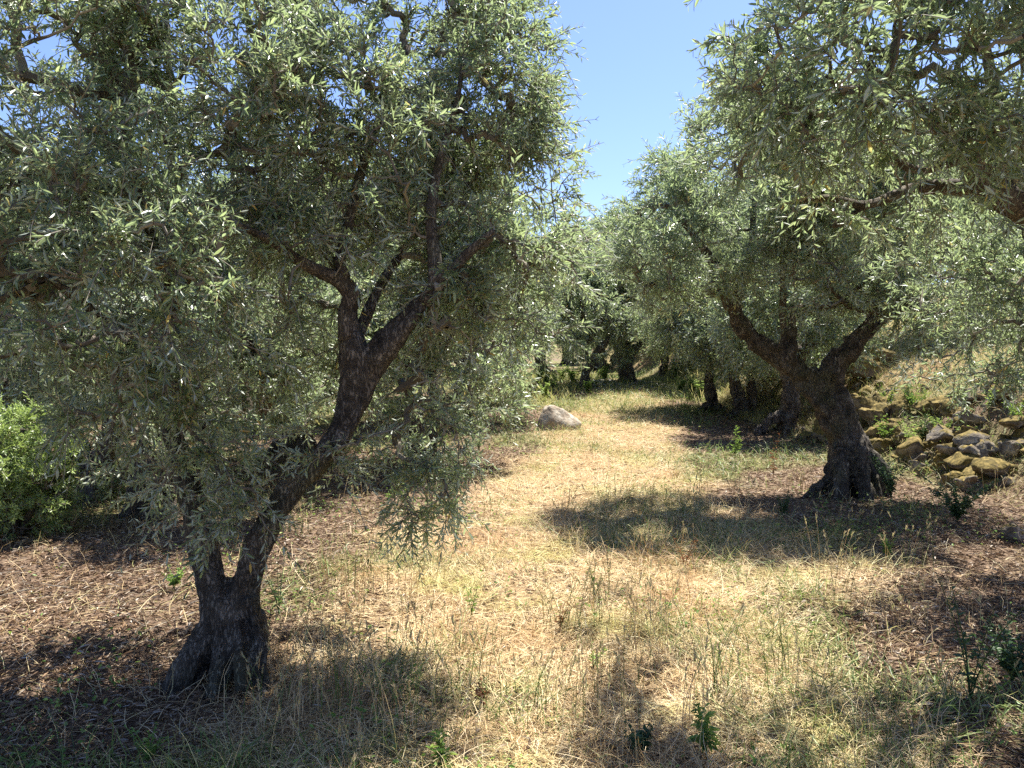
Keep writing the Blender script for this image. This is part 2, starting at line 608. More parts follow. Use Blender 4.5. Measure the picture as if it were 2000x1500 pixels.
def catmull(P_, step):
    """resample a list of (x,y,z,r) smoothly"""
    A = np.array(P_, dtype=float)
    if len(A) == 2:
        n = max(2, int(np.linalg.norm(A[1, :3] - A[0, :3]) / step) + 1)
        t = np.linspace(0, 1, n)[:, None]
        return A[0] * (1 - t) + A[1] * t
    E = np.vstack([2 * A[0] - A[1], A, 2 * A[-1] - A[-2]])
    out_ = []
    for i in range(1, len(E) - 2):
        p0, p1, p2, p3 = E[i - 1], E[i], E[i + 1], E[i + 2]
        n = max(2, int(np.linalg.norm(p2[:3] - p1[:3]) / step))
        t = (np.arange(n) / n)[:, None]
        out_.append(0.5 * ((2 * p1) + (-p0 + p2) * t + (2 * p0 - 5 * p1 + 4 * p2 - p3) * t ** 2 + (-p0 + 3 * p1 - 3 * p2 + p3) * t ** 3))
    out_.append(A[-1:])
    R = np.vstack(out_)
    R[:, 3] = np.maximum(R[:, 3], 0.002)
    return R


def swept(path, sides, lobes=0.0, twist=3.0, ph=0.0, wob=0.0, seed=0):
    """a closed tube along path (k,4) with a lobed section -> verts, faces"""
    pts = path[:, :3].copy()
    r = path[:, 3]
    if wob:
        pts += wob * r[:, None] * np.stack([vnoise(pts * 3.1, seed + i) for i in range(3)], -1)
    k = len(pts)
    tan = np.gradient(pts, axis=0)
    tan = norm(tan)
    u = np.cross(tan[0], [0.3, 1, 0.2])
    u /= np.linalg.norm(u)
    vs = []
    th = np.arange(sides) / sides * 2 * np.pi
    s = 0
    for i in range(k):
        u = u - tan[i] * np.dot(u, tan[i])
        u /= np.linalg.norm(u)
        w = np.cross(tan[i], u)
        if i:
            s += np.linalg.norm(pts[i] - pts[i - 1])
        rr = r[i] * (1 + lobes * (np.sin(3 * th + twist * s + ph) + 0.6 * np.sin(5 * th - twist * 1.4 * s + 2 * ph) + 0.4 * np.sin(8 * th + twist * s * 2)))
        vs.append(pts[i] + (np.cos(th) * rr)[:, None] * u + (np.sin(th) * rr)[:, None] * w)
    V = np.concatenate(vs)
    F = []
    for i in range(k - 1):
        for j in range(sides):
            j2 = (j + 1) % sides
            F.append((i * sides + j, i * sides + j2, (i + 1) * sides + j2, (i + 1) * sides + j))
    F.append(tuple(range(sides))[::-1])
    F.append(tuple((k - 1) * sides + j for j in range(sides)))
    return V, F


def fused(name, polys, voxel, amp, seed, mat, parent, lobes=0.12, sides=20, origin=(0, 0, 0)):
    """several swept tubes fused into one continuous skin with bark relief"""
    V, F, n = [], [], 0
    for k, p in enumerate(polys):
        p = catmull(p, max(voxel * 2, 0.03))
        v, f = swept(p, sides, lobes, 2.5, seed + k * 1.7, 0.25, seed + k)
        V.append(v)
        F += [tuple(a + n for a in g) for g in f]
        n += len(v)
    me = bpy.data.meshes.new(name)
    me.from_pydata(np.concatenate(V).tolist(), [], F)
    o = bpy.data.objects.new(name, me)
    COL.objects.link(o)
    md = o.modifiers.new("fuse", 'REMESH')
    md.mode = 'VOXEL'
    md.voxel_size = voxel
    sm = o.modifiers.new("smooth", 'SMOOTH')
    sm.iterations = 2
    dg = bpy.context.evaluated_depsgraph_get()
    me2 = bpy.data.meshes.new_from_object(o.evaluated_get(dg))
    bpy.data.objects.remove(o)
    bpy.data.meshes.remove(me)
    cnt = len(me2.vertices)
    co = np.empty(cnt * 3, dtype=np.float32)
    nr = np.empty(cnt * 3, dtype=np.float32)
    me2.vertices.foreach_get("co", co)
    me2.vertices.foreach_get("normal", nr)
    co = co.reshape(-1, 3).astype(float)
    nr = nr.reshape(-1, 3)
    q = co * np.array([16, 16, 4.0])
    ridge = 1 - np.abs(fbm(q, 3, seed)) * 1.6
    lump = fbm(co * 5.0, 2, seed + 5)
    pit = vnoise(co * np.array([6.5, 6.5, 3.5]), seed + 9)
    wq = co + 0.06 * np.stack([vnoise(co * 2.2, seed + 21 + i) for i in range(3)], -1)
    groove = 1 - sstep(0.0, 0.22, np.abs(vnoise(wq * np.array([6.5, 6.5, 1.3]), seed + 31)))
    hb = co[:, 2] - co[:, 2].min()
    d = amp * (0.55 * ridge + 1.1 * lump - 1.8 * sstep(0.35, 0.8, pit) - (1.0 + 2.2 * (1 - sstep(0.15, 0.9, hb))) * groove)
    co = co + nr * d[:, None] - np.array(origin)
    me2.vertices.foreach_set("co", co.astype(np.float32).ravel())
    me2.polygons.foreach_set("use_smooth", np.ones(len(me2.polygons), bool))
    me2.update()
    me2.name = name
    me2.materials.clear()
    return link(name, me2, mat, parent)


def limb_obj(path, parent, origin, seed, mat=None, sides=14):
    p = catmull(path, 0.03)
    p[:, 3] *= 1 + 0.10 * vnoise(p[:, :3] * 9, seed)
    V, F = swept(p, sides, 0.05, 3, seed, 0.5, seed)
    co = V
    c = np.repeat(p[:, :3], sides, 0)
    nr = norm(co - c)
    co = co + nr * (np.repeat(p[:, 3], sides) * 0.12 * fbm(co * 22, 2, seed))[:, None]
    me = bpy.data.meshes.new("limb")
    me.from_pydata((co - np.array(origin)).tolist(), [], F)
    me.polygons.foreach_set("use_smooth", np.ones(len(me.polygons), bool))
    return link("limb", me, mat or M_LIMB, parent)


def roots(base, n, R, spread, h, seed, arc=(0, 2 * math.pi), r0=0.35):
    r = random.Random(seed)
    out_ = []
    for i in range(n):
        a = arc[0] + (arc[1] - arc[0]) * (i + 0.5 * r.random()) / n
        s = spread * (0.75 + 0.5 * r.random())
        ca, sa = math.cos(a), math.sin(a)
        hh = h * (0.8 + 0.5 * r.random())
        out_.append([(base[0] + ca * R * 0.45, base[1] + sa * R * 0.45, base[2] + hh, R * r0),
                     (base[0] + ca * R * 0.8, base[1] + sa * R * 0.8, base[2] + hh * 0.45, R * r0 * 1.1),
                     (base[0] + ca * s * 0.75, base[1] + sa * s * 0.75, base[2] + 0.05, R * r0 * 0.85),
                     (base[0] + ca * s * 1.15, base[1] + sa * s * 1.15, base[2] - 0.08, R * r0 * 0.4)])
    return out_


# ------------------------------------------------------------------ crowns
def sample_blobs(blobs, n, seed, gap=-0.25, freq=1.7, shell=0.55):
    r = np.random.default_rng(seed)
    B = np.array([b[:6] for b in blobs], dtype=float)
    w = np.array([(b[6] if len(b) > 6 else 1.0) * b[3] * b[4] * b[5] for b in blobs])
    w = w / w.sum()
    got = []
    tot = 0
    while tot < n:
        m = n * 2
        k = r.choice(len(B), m, p=w)
        d = norm(r.normal(size=(m, 3)))
        rad = r.random(m) ** (1 / 3.0 * shell + 0.001)
        p = B[k, :3] + d * rad[:, None] * B[k, 3:6]
        ok = vnoise(p * freq, seed) + 0.5 * vnoise(p * freq * 2.3, seed + 3) > gap
        p = p[ok]
        got.append(p)
        tot += len(p)
    return np.concatenate(got)[:n]


def grow_crown(name, skeleton, blobs, ntips, seed, parent=None, origin=(0, 0, 0), twigs=4, pairs=10,
               tlen=(0.14, 0.30), leafL=(0.042, 0.068), leafW=0.19, big=False, mat=None, gap=-0.25, freq=1.7,
               droop=0.9, keepout=None, tips_extra=None, shell=0.55, twr=0.0019, up=0.25, blossom=0.0):
    r = np.random.default_rng(seed)
    sk = []
    for path in skeleton:
        p = catmull(path, 0.06)
        sk.append(p[len(p) // 5:])
    sk = np.concatenate(sk)
    tips = sample_blobs(blobs, ntips, seed, gap, freq, shell)
    if tips_extra is not None:
        tips = np.concatenate([tips, tips_extra])
    if keepout is not None:
        tips = tips[keepout(tips)]
    D = np.empty(len(tips))
    for i in range(0, len(tips), 500):
        D[i:i + 500] = np.min(np.linalg.norm(tips[i:i + 500, None] - sk[None, :, :3], axis=2), axis=1)
    tips = tips[np.argsort(D)]
    n = len(tips)
    K = 4
    ns = len(sk)
    pos = np.empty((ns + n * K, 3))
    pos[:ns] = sk[:, :3]
    parent_i = np.full(ns + n * K, -1)
    att = np.empty(n, int)
    cnt = ns
    rad_sk = np.concatenate([sk[:, 3], np.zeros(n * K)])
    paths = np.empty((n, K + 1, 3))
    for i in range(n):
        t = tips[i]
        dd = pos[:cnt] - t
        dist = np.sqrt((dd * dd).sum(1))
        dist = dist + 0.35 * np.maximum(pos[:cnt, 2] - t[2], 0)
        j = int(np.argmin(dist))
        a = pos[j]
        L = np.linalg.norm(t - a)
        mid = (a + t) / 2 + r.normal(size=3) * L * 0.10 + np.array([0, 0, 1]) * L * (0.12 if t[2] < a[2] + 0.3 * L else -0.10)
        for k in range(K):
            s = (k + 1) / K
            q = (1 - s) ** 2 * a + 2 * s * (1 - s) * mid + s * s * t + r.normal(size=3) * 0.012 * (k < K - 1)
            pos[cnt + k] = q
            parent_i[cnt + k] = j if k == 0 else cnt + k - 1
            paths[i, k + 1] = q
        paths[i, 0] = a
        att[i] = j
        cnt += K
    count = np.zeros(cnt)
    count[ns + K - 1::K] = 1
    for i in range(cnt - 1, ns - 1, -1):
        p_ = parent_i[i]
        if p_ >= 0:
            count[p_] += count[i]
    rr = 0.0032 * np.maximum(count, 1) ** 0.47
    rad = np.empty((n, K + 1))
    idx = ns + np.arange(n)[:, None] * K + np.arange(K)[None, :]
    rad[:, 1:] = rr[idx]
    rad[:, 0] = np.minimum(rr[idx[:, 0]] * 1.15, np.where(att < ns, np.maximum(rad_sk[att], 0.006), 1))
    if big:
        rad *= 1.15
    geo = Geo()
    O = np.array(origin)
    v, q = tubes(paths - O, rad, 5 if not big else 4)
    geo.add(v, q, 1)
    # twigs
    m = n * twigs
    src = np.repeat(np.arange(n), twigs)
    seg = r.choice([K, K, K - 1, K - 1, K - 2], m)
    o0 = paths[src, seg]
    pd = norm(paths[src, K] - paths[src, K - 2])
    cen = np.array([b[:3] for b in blobs])
    di = np.argmin(np.linalg.norm(o0[:, None] - cen[None], axis=2), axis=1)
    outw = norm(o0 - cen[di])
    d0 = norm(pd * 0.6 + outw * 0.5 + r.normal(size=(m, 3)) * 0.55 + np.array([0, 0, up]))
    Lt = r.uniform(tlen[0], tlen[1], m)
    dr = r.uniform(0.1, 1.0, m) * droop
    S = np.linspace(0, 1, 5)
    side = r.normal(size=(m, 3)) * 0.12
    tp = o0[:, None] + d0[:, None] * (Lt[:, None] * S)[..., None] + side[:, None] * (Lt[:, None] * S ** 2)[..., None]
    tp[..., 2] -= (dr * Lt)[:, None] * S[None] ** 2 * 0.7
    tr = np.linspace(1.3, 0.6, 5)[None] * twr * np.ones((m, 1)) * (1.6 if big else 1)
    v, q = tubes(tp - O, tr, 3)
    geo.add(v, q, 1)
    # leaves in opposite pairs
    s = (np.arange(pairs) + 0.6) / pairs
    s = np.clip(s[None, :] + r.uniform(-0.03, 0.03, (m, pairs)), 0.02, 1)
    base = o0[:, None] + d0[:, None] * (Lt[:, None] * s)[..., None] + side[:, None] * (Lt[:, None] * s ** 2)[..., None]
    base[..., 2] -= (dr * Lt)[:, None] * s ** 2 * 0.7
    tan = d0[:, None] + side[:, None] * (2 * s)[..., None] + np.zeros_like(base)
    tan[..., 2] -= dr[:, None] * 1.4 * s
    tan = norm(tan)
    e1 = norm(np.cross(tan, np.array([0.13, 0.21, 1.0])))
    e2 = np.cross(tan, e1)
    ph = (np.arange(pairs) % 2)[None, :] * (np.pi / 2) + r.uniform(0, np.pi, (m, 1)) + r.normal(size=(m, pairs)) * 0.25
    PL = []
    for sg in (0, np.pi):
        a = ph + sg
        radial = e1 * np.cos(a)[..., None] + e2 * np.sin(a)[..., None]
        spread = r.uniform(0.45, 1.15, (m, pairs))[..., None]
        ax = norm(tan * np.cos(spread) + radial * np.sin(spread) + r.normal(size=base.shape) * 0.12 - np.array([0, 0, 0.10]))
        nn = norm(tan * np.sin(spread) - radial * np.cos(spread) + r.normal(size=base.shape) * 0.6 + np.array([0, 0, 0.25]))
        PL.append((base, ax, nn))
    pos_ = np.concatenate([a[0].reshape(-1, 3) for a in PL])
    ax_ = np.concatenate([a[1].reshape(-1, 3) for a in PL])
    nn_ = np.concatenate([a[2].reshape(-1, 3) for a in PL])
    ll = r.uniform(leafL[0], leafL[1], len(pos_))
    endf = np.concatenate([s.reshape(-1)] * 2)
    ll *= 1.0 - 0.45 * np.clip((endf - 0.75) * 4, 0, 1)
    keep = r.random(len(pos_)) > 0.10
    pos_, ax_, nn_, ll = pos_[keep], ax_[keep], nn_[keep], ll[keep]
    ww = ll * leafW * r.uniform(0.85, 1.15, len(ll))
    if big:
        v, q = leaves4(pos_ - O, ax_, nn_, ll, ww * 1.15)
    else:
        v, q = leaves6(pos_ - O, ax_, nn_, ll, ww)
    geo.add(v, q, 0)
    if blossom:
        fl = r.choice(m, int(m * blossom), replace=False)
        c0 = base[fl][:, ::2].reshape(-1, 3)
        c0 = np.repeat(c0, 7, 0) + r.normal(size=(len(c0) * 7, 3)) * .008
        v, q = leaves6(c0 - O, norm(r.normal(size=c0.shape) + [0, 0, .3]), norm(r.normal(size=c0.shape)), r.uniform(.005, .012, len(c0)), r.uniform(.003, .005, len(c0)))
        geo.add(v, q, 2)
    me = geo.mesh(name)
    o = link("crown", me, [mat or M_LEAF, M_TWIG, M_BLOSSOM], parent)
    return o


def pp(lst):
    """list of (px,py,d,r) -> (x,y,z,r)"""
    return [tuple(P(a[0], a[1], a[2])) + (a[3],) for a in lst]


def bl(lst):
    """list of (px,py,d,rx,ry,rz[,w]) -> world blobs"""
    return [tuple(P(a[0], a[1], a[2])) + tuple(a[3:]) for a in lst]


# ------------------------------------------------------------------ TREE A : the large leaning olive, left foreground
baseA = G(440, 1325)
dA = baseA[1]
rootA = empty("olive_tree", baseA, "large leaning olive tree with forked twisting trunk in the left foreground", "tree")
gA = lambda px, py, dd, r: tuple(P(px, py, dA + dd)) + (r,)
mainA = [gA(476, 1250, .02, 0.0748), gA(474, 1150, 0, 0.0774), gA(520, 1040, .03, 0.0686), gA(575, 955, .08, 0.0678),
         gA(650, 870, .12, 0.0704), gA(697, 790, .15, 0.0774), gA(692, 700, .15, 0.0686), gA(683, 650, .15, 0.0598)]
leftA = [gA(428, 1250, -.0, 0.0748), gA(422, 1150, 0, 0.0757), gA(404, 1060, .04, 0.0704), gA(378, 965, .10, 0.0634), gA(350, 890, .16, 0.0528),
         gA(326, 800, .25, 0.0440)]
rightA = [gA(700, 790, .15, 0.0660), gA(735, 700, .13, 0.0634), gA(770, 655, .10, 0.0616), gA(812, 612, .08, 0.0528), gA(835, 580, .08, 0.0396)]
rr_ = [[gA(425, 1170, .0, .075), gA(405, 1230, -.03, .075), gA(378, 1290, -.06, .085), gA(350, 1345, -.08, .07), gA(325, 1380, -.10, .045)],
       [gA(440, 1170, -.05, .055), gA(436, 1240, -.11, .05), gA(430, 1300, -.15, .058), gA(418, 1360, -.2, .055), gA(405, 1400, -.25, .03)],
       [gA(480, 1170, -.03, .06), gA(498, 1240, -.06, .06), gA(500, 1300, -.09, .055), gA(510, 1350, -.12, .045), gA(525, 1380, -.15, .03)],
       [gA(455, 1170, -.04, .05), gA(466, 1230, -.12, .045), gA(470, 1290, -.17, .04), gA(473, 1350, -.2, .035)],
       [gA(450, 1200, .08, .085), gA(440, 1290, .16, .08), gA(430, 1365, .25, .07)],
       [gA(490, 1200, .06, .06), gA(505, 1290, .14, .055), gA(520, 1365, .2, .05)]]
fused("trunk", [mainA, leftA, rightA] + rr_, 0.010, 0.013, 3, M_BARK, rootA, lobes=0.10, origin=baseA)
limbsA = [
    [gA(684, 660, .15, .062), gA(682, 610, .14, .050), gA(690, 575, .13, .046), gA(668, 548, .10, .042), gA(625, 528, .04, .034), gA(585, 505, -.05, .026), gA(530, 470, -.2, .02), gA(470, 440, -.35, .014)],
    [gA(672, 552, .10, .034), gA(664, 510, .12, .030), gA(678, 440, .15, .027), gA(695, 370, .18, .024), gA(722, 280, .22, .02), gA(765, 190, .3, .016), gA(800, 90, .4, .011)],
    [gA(832, 590, .08, .05), gA(850, 555, .08, .042), gA(850, 490, .10, .032), gA(846, 420, .14, .026), gA(860, 320, .2, .02), gA(890, 200, .3, .014), gA(915, 60, .4, .01)],
    [gA(846, 562, .08, .036), gA(880, 530, .06, .028), gA(925, 485, 0, .022), gA(965, 450, -.05, .013)],
    [gA(700, 655, .2, .03), gA(735, 570, .35, .026), gA(780, 500, .5, .021), gA(840, 420, .7, .015)],
    [gA(690, 600, .13, .025), gA(655, 520, .4, .022), gA(600, 440, .6, .018), gA(560, 330, .8, .014)],
    [gA(322, 800, .25, .055), gA(315, 720, .3, .046), gA(330, 640, .3, .038), gA(322, 560, .2, .03), gA(290, 450, .1, .023), gA(250, 300, 0, .016), gA(230, 180, -.1, .011)],
    [gA(318, 720, .3, .036), gA(260, 660, .1, .03), gA(180, 600, -.2, .022), gA(90, 540, -.4, .014)],
    [gA(325, 640, .3, .03), gA(372, 505, .15, .026), gA(338, 440, .05, .024), gA(335, 370, -.05, .021), gA(375, 312, -.15, .017), gA(440, 300, -.2, .012)],
    [gA(330, 600, .3, .028), gA(335, 450, .6, .024), gA(330, 250, .8, .02), gA(330, 100, .9, .017), gA(320, -40, 1.0, .012)],
    [gA(322, 800, .25, .05), gA(250, 730, .5, .035), gA(160, 640, .8, .025), gA(60, 500, 1.0, .015)],
]
for i, l in enumerate(limbsA):
    limb_obj(l, rootA, baseA, 40 + i)
blobsA = bl([
    (170, 230, 3.5, 1.05, .8, .85, 1.2), (480, 200, 4.0, 1.0, .9, .9, 1), (760, 170, 4.3, .9, .9, .95, 1),
    (960, 180, 4.4, .36, .6, .75, 1.4), (1010, 430, 3.9, .28, .3, .3, 1.8), (940, 400, 3.9, .3, .3, .3, 1), (1000, 480, 4.2, .45, .6, .5, 1.0), (1060, 560, 3.8, .22, .4, .25, 1.2),
    (880, 430, 4.6, .55, .7, .5, .8), (120, 560, 3.1, .75, .6, .6, 1.2), (330, 560, 3.5, .7, .6, .5, .8),
    (330, 850, 3.5, .45, .35, .28, .8), (60, 650, 3.6, .6, .6, .30, 1), (830, 850, 4.1, .26, .3, .55, 1.3),
    (620, 850, 3.8, .3, .25, .22, .6), (440, 920, 3.55, .26, .2, .2, 1.2), (180, 800, 3.4, .5, .4, .22, .8), (900, 520, 4.0, .4, .35, .35, 1.0), (640, 300, 3.6, .6, .4, .5, .8), (720, 850, 4.3, .4, .3, .3, .7), (60, 110, 3.6, .7, .6, .6, 1.6), (40, 60, 4.2, .5, .6, .4, 2.2), (300, 40, 4.0, .8, .6, .5, 1.2), (1050, 350, 4.6, .30, .4, .4, 1.3), (950, 600, 3.9, .35, .35, .3, .9), (780, 60, 4.4, .6, .6, .5, 1), (385, 975, 3.4, .24, .15, .24, 3.0), (330, 860, 3.5, .3, .2, .25, 1.4), (500, 1010, 3.5, .14, .1, .13, 2.2), (260, 880, 4.3, .35, .3, .28, 1.3), (830, 985, 4.0, .19, .2, .22, 2.5), (610, 900, 3.7, .15, .12, .12, 2), (700, 500, 4.9, .9, .5, .6, .8), (480, 700, 4.6, .7, .5, .5, .7)])
grow_crown("crown", limbsA, [b[:4] + (b[4] * .75,) + b[5:] for b in blobsA], 2500, 11, rootA, baseA, twigs=4, pairs=8, leafL=(.036, .062), leafW=.205, gap=-.3, freq=2.1, tlen=(.12, .27), blossom=.16, keepout=lambda p: (np.linalg.norm(p - [0, 0, 1.6], axis=1) > 2.0))

# ------------------------------------------------------------------ TREE F : right olive with wide open fork
baseF = G(1665, 958)
dF = baseF[1]
rootF = empty("olive_tree", baseF, "old olive tree on the right with flared roots and a wide Y shaped fork", "tree")
gF = lambda px, py, dd, r: tuple(P(px, py, dF + dd)) + (r,)
f1 = [gF(1668, 985, 0, 0.302), gF(1664, 920, 0, 0.252), gF(1650, 860, 0, 0.218), gF(1630, 810, 0, 0.189), gF(1602, 765, 0, 0.168), gF(1572, 740, 0, 0.143), gF(1545, 715, 0, 0.118),
      gF(1500, 680, .05, 0.105), gF(1462, 650, .1, 0.097), gF(1440, 615, .1, 0.088), gF(1425, 590, .1, 0.067)]
f2 = [gF(1625, 800, 0, 0.168), gF(1615, 755, 0, 0.134), gF(1628, 710, 0, 0.122), gF(1660, 680, 0, 0.126), gF(1690, 650, .0, 0.101), gF(1715, 628, 0, 0.076), gF(1755, 612, 0, 0.046)]
f3 = [gF(1560, 740, -.05, 0.092), gF(1542, 700, -.1, 0.088), gF(1540, 660, -.12, 0.071), gF(1545, 640, -.1, 0.050)]
fr = [[gF(1650, 880, -.1, 0.134), gF(1620, 930, -.2, 0.109), gF(1590, 965, -.3, 0.084), gF(1560, 985, -.35, 0.042)],
      [gF(1645, 880, -.2, 0.118), gF(1640, 930, -.3, 0.109), gF(1635, 975, -.4, 0.084), gF(1632, 990, -.4, 0.042)],
      [gF(1670, 880, -.2, 0.118), gF(1682, 930, -.3, 0.109), gF(1690, 975, -.4, 0.076), gF(1695, 990, -.45, 0.042)],
      [gF(1680, 880, -.0, 0.118), gF(1715, 930, -.1, 0.101), gF(1735, 970, -.15, 0.067)],
      [gF(1660, 880, .2, 0.118), gF(1650, 940, .4, 0.109), gF(1620, 960, .6, 0.050)]]
fused("trunk", [f1, f2, f3] + fr, 0.02, 0.03, 8, M_BARK, rootF, lobes=0.17, origin=baseF)
limbsF = [
    [gF(1428, 600, .1, .085), gF(1415, 570, .1, .07), gF(1390, 510, 0, .055), gF(1345, 450, -.2, .038), gF(1300, 400, -.4, .022)],
    [gF(1430, 605, .1, .07), gF(1450, 540, .2, .055), gF(1470, 450, .3, .04), gF(1480, 350, .5, .026), gF(1500, 260, .6, .016)],
    [gF(1425, 580, .1, .05), gF(1360, 560, -.1, .04), gF(1310, 545, -.3, .03), gF(1260, 560, -.5, .018)],
    [gF(1545, 650, -.1, .055), gF(1552, 610, -.1, .045), gF(1590, 602, -.12, .04), gF(1640, 590, -.2, .03), gF(1700, 540, -.3, .022)],
    [gF(1541, 655, -.1, .05), gF(1530, 600, -.1, .042), gF(1535, 500, -.2, .033), gF(1560, 400, -.2, .024), gF(1590, 300, -.2, .016)],
    [gF(1740, 615, 0, .05), gF(1700, 605, -.1, .04), gF(1660, 600, -.2, .03), gF(1620, 560, -.4, .02)],
    [gF(1740, 615, 0, .055), gF(1780, 590, .1, .045), gF(1830, 520, .2, .034), gF(1880, 430, .3, .022)],
    [gF(1700, 640, .05, .06), gF(1710, 560, .3, .045), gF(1730, 460, .5, .033), gF(1740, 350, .6, .02)],
]
for i, l in enumerate(limbsF):
    limb_obj(l, rootF, baseF, 80 + i, sides=10)
blobsF = bl([
    (1330, 480, 8.3, .75, 1.0, .65, 1.1), (1420, 400, 8.7, 1.0, 1.2, .9, 1), (1560, 340, 8.6, 1.2, 1.3, 1.0, 1), (1740, 420, 8.5, 1.3, 1.2, 1.1, 1),
    (1880, 520, 8.2, .9, 1.0, .8, 1), (1600, 540, 7.7, 1.0, .5, .35, .8), (1900, 640, 7.6, .55, .6, .5, .8), (1300, 600, 8.6, .35, .5, .3, .6),
    (1400, 330, 8.8, .6, .8, .6, 1)])
grow_crown("crown", limbsF, blobsF, 1600, 12, rootF, baseF, twigs=4, pairs=8, blossom=.1, gap=-.02, tlen=(0.18, 0.38), leafL=(0.055, 0.085), leafW=0.2, shell=0.7)

# ------------------------------------------------------------------ TREE N : close olive just outside the frame on the right, its limbs reach in
baseN = np.array([4.35, 5.7, float(H(4.35, 5.7))])
rootN = empty("olive_tree", baseN, "near olive tree reaching in from the right edge with a thick bare limb overhead", "tree")
n1 = [(4.35, 5.7, -.1, .27), (4.30, 5.65, .4, .22), (4.22, 5.5, .9, .19), (4.1, 5.3, 1.5, .165), (3.95, 5.05, 2.1, .14), (3.7, 4.9, 2.45, .11)]
n2 = [(4.24, 5.5, .9, .17), (4.5, 5.5, 1.5, .14), (4.8, 5.4, 2.2, .11)]
fused("trunk", [n1, n2] + roots(baseN, 6, .28, .42, .4, 5), 0.02, 0.02, 15, M_BARK, rootN, origin=baseN)
gN = lambda px, py, d, r: tuple(P(px, py, d)) + (r,)
limbsN = [
    [(3.95, 5.05, 2.1, .12), gN(2080, 450, 4.6, .105), gN(1990, 405, 4.5, .095), gN(1925, 375, 4.4, .075), gN(1890, 310, 4.3, .05), gN(1830, 245, 4.1, .035), gN(1760, 180, 3.9, .024), gN(1680, 120, 3.7, .014)],
    [gN(1960, 388, 4.45, .06), gN(1890, 362, 4.5, .048), gN(1820, 358, 4.5, .044), gN(1760, 370, 4.5, .032), gN(1690, 400, 4.4, .026), gN(1620, 388, 4.3, .02), gN(1560, 392, 4.2, .013)],
    [gN(1990, 405, 4.5, .07), gN(1965, 330, 4.5, .055), gN(1950, 220, 4.4, .04), gN(1930, 100, 4.3, .026), gN(1900, -40, 4.1, .016)],
    [gN(1890, 310, 4.3, .03), gN(1780, 330, 4.2, .022), gN(1700, 260, 4.0, .017), gN(1620, 190, 3.8, .012)],
    [(4.8, 5.4, 2.2, .09), (5.0, 5.2, 2.9, .06), (4.9, 5.0, 3.6, .04), (4.6, 4.7, 4.2, .02)],
    [gN(2080, 450, 4.6, .07), (3.6, 4.2, 3.0, .05), (3.2, 3.6, 3.5, .035), (2.6, 3.1, 3.9, .02)],
    [gN(1700, 395, 4.45, .02), gN(1650, 430, 4.35, .018), gN(1630, 440, 4.3, .014)],
]
for i, l in enumerate(limbsN):
    limb_obj(l, rootN, baseN, 120 + i)
blobsN = bl([
    (1630, 110, 3.9, .42, .6, .5, 1.2), (1400, 260, 6.0, .3, .5, .3, 1), (1680, 70, 3.4, .6, .6, .5, 1), (1850, 130, 3.6, .75, .8, .6, 1), (1740, 310, 4.2, .65, .5, .4, .6),
    (1560, 280, 4.5, .55, .6, .4, .8), (1950, 250, 3.8, .6, .7, .5, .7), (1520, 150, 4.6, .3, .5, .45, 1.2), (1900, 540, 5.6, .6, .5, .5, 1.2), (1990, 640, 5.8, .6, .5, .5, 1.2), (1850, 700, 6.2, .3, .4, .3, .8)]) + [
    (3.0, 3.4, 3.8, 1.2, 1.0, .6, 1.0), (1.9, 3.9, 3.9, .7, .8, .5, .7), (4.2, 4.8, 3.9, 1.2, 1.2, .9, .8)]
grow_crown("crown", limbsN, blobsN, 1250, 13, rootN, baseN, twigs=4, pairs=8, leafL=(.045, .072), leafW=.21, blossom=.2, tlen=(0.14, 0.30),
           keepout=lambda p: (np.linalg.norm(p - [0, 0, 1.6], axis=1) > 2.1))

# ------------------------------------------------------------------ shared crowns for the trees of the middle distance
STORE = []


def crown_variant(seed, low):
    r = random.Random(seed)
    limbs = []
    for i in range(5):
        a = i * 2 * math.pi / 5 + r.random()
        ca, sa = math.cos(a), math.sin(a)
        limbs.append([(0.05 * ca, 0.05 * sa, 1.25, .075), (.4 * ca, .4 * sa, 1.75, .06), (.8 * ca, .8 * sa, 2.2 + .3 * r.random(), .045),
                      (1.2 * ca, 1.2 * sa, 2.9 + .4 * r.random(), .025)])
    blobs = [(0, 0, 3.0, 1.3, 1.3, 1.2, .7)]
    for i in range(8):
        a = i * 2 * math.pi / 8 + r.random() * .6
        q = 1.05 + .35 * r.random()
        blobs.append((q * math.cos(a), q * math.sin(a), (1.9 if i % 2 else 2.6) + .5 * r.random(), .75, .75, .7 + .2 * r.random(), 1))
    for i in range(3):
        a = r.random() * 6.28
        blobs.append((.6 * math.cos(a), .6 * math.sin(a), 3.9 + .3 * r.random(), .6, .6, .5, 1))
    for i in range(low):
        a = i * 6.28 / low + r.random()
        blobs.append((1.35 * math.cos(a), 1.35 * math.sin(a), 1.15, .5, .5, .5, 1.2))
    g = Geo()
    o = grow_crown("crown_middle", limbs, blobs, 950, seed, None, twigs=4, pairs=6, tlen=(0.22, 0.42), leafL=(0.085, 0.13), leafW=0.22, big=True,
                   shell=0.7, gap=-0.2, freq=1.1)
    me = o.data
    bpy.data.objects.remove(o)
    # limbs as their own shared mesh list
    ls = []
    for k, l in enumerate(limbs):
        lo = limb_obj(l, None, (0, 0, 0), seed + k, sides=8)
        ls.append(lo.data)
        bpy.data.objects.remove(lo)
    return me, ls


VAR = [crown_variant(201, 0), crown_variant(202, 3), crown_variant(203, 6)]


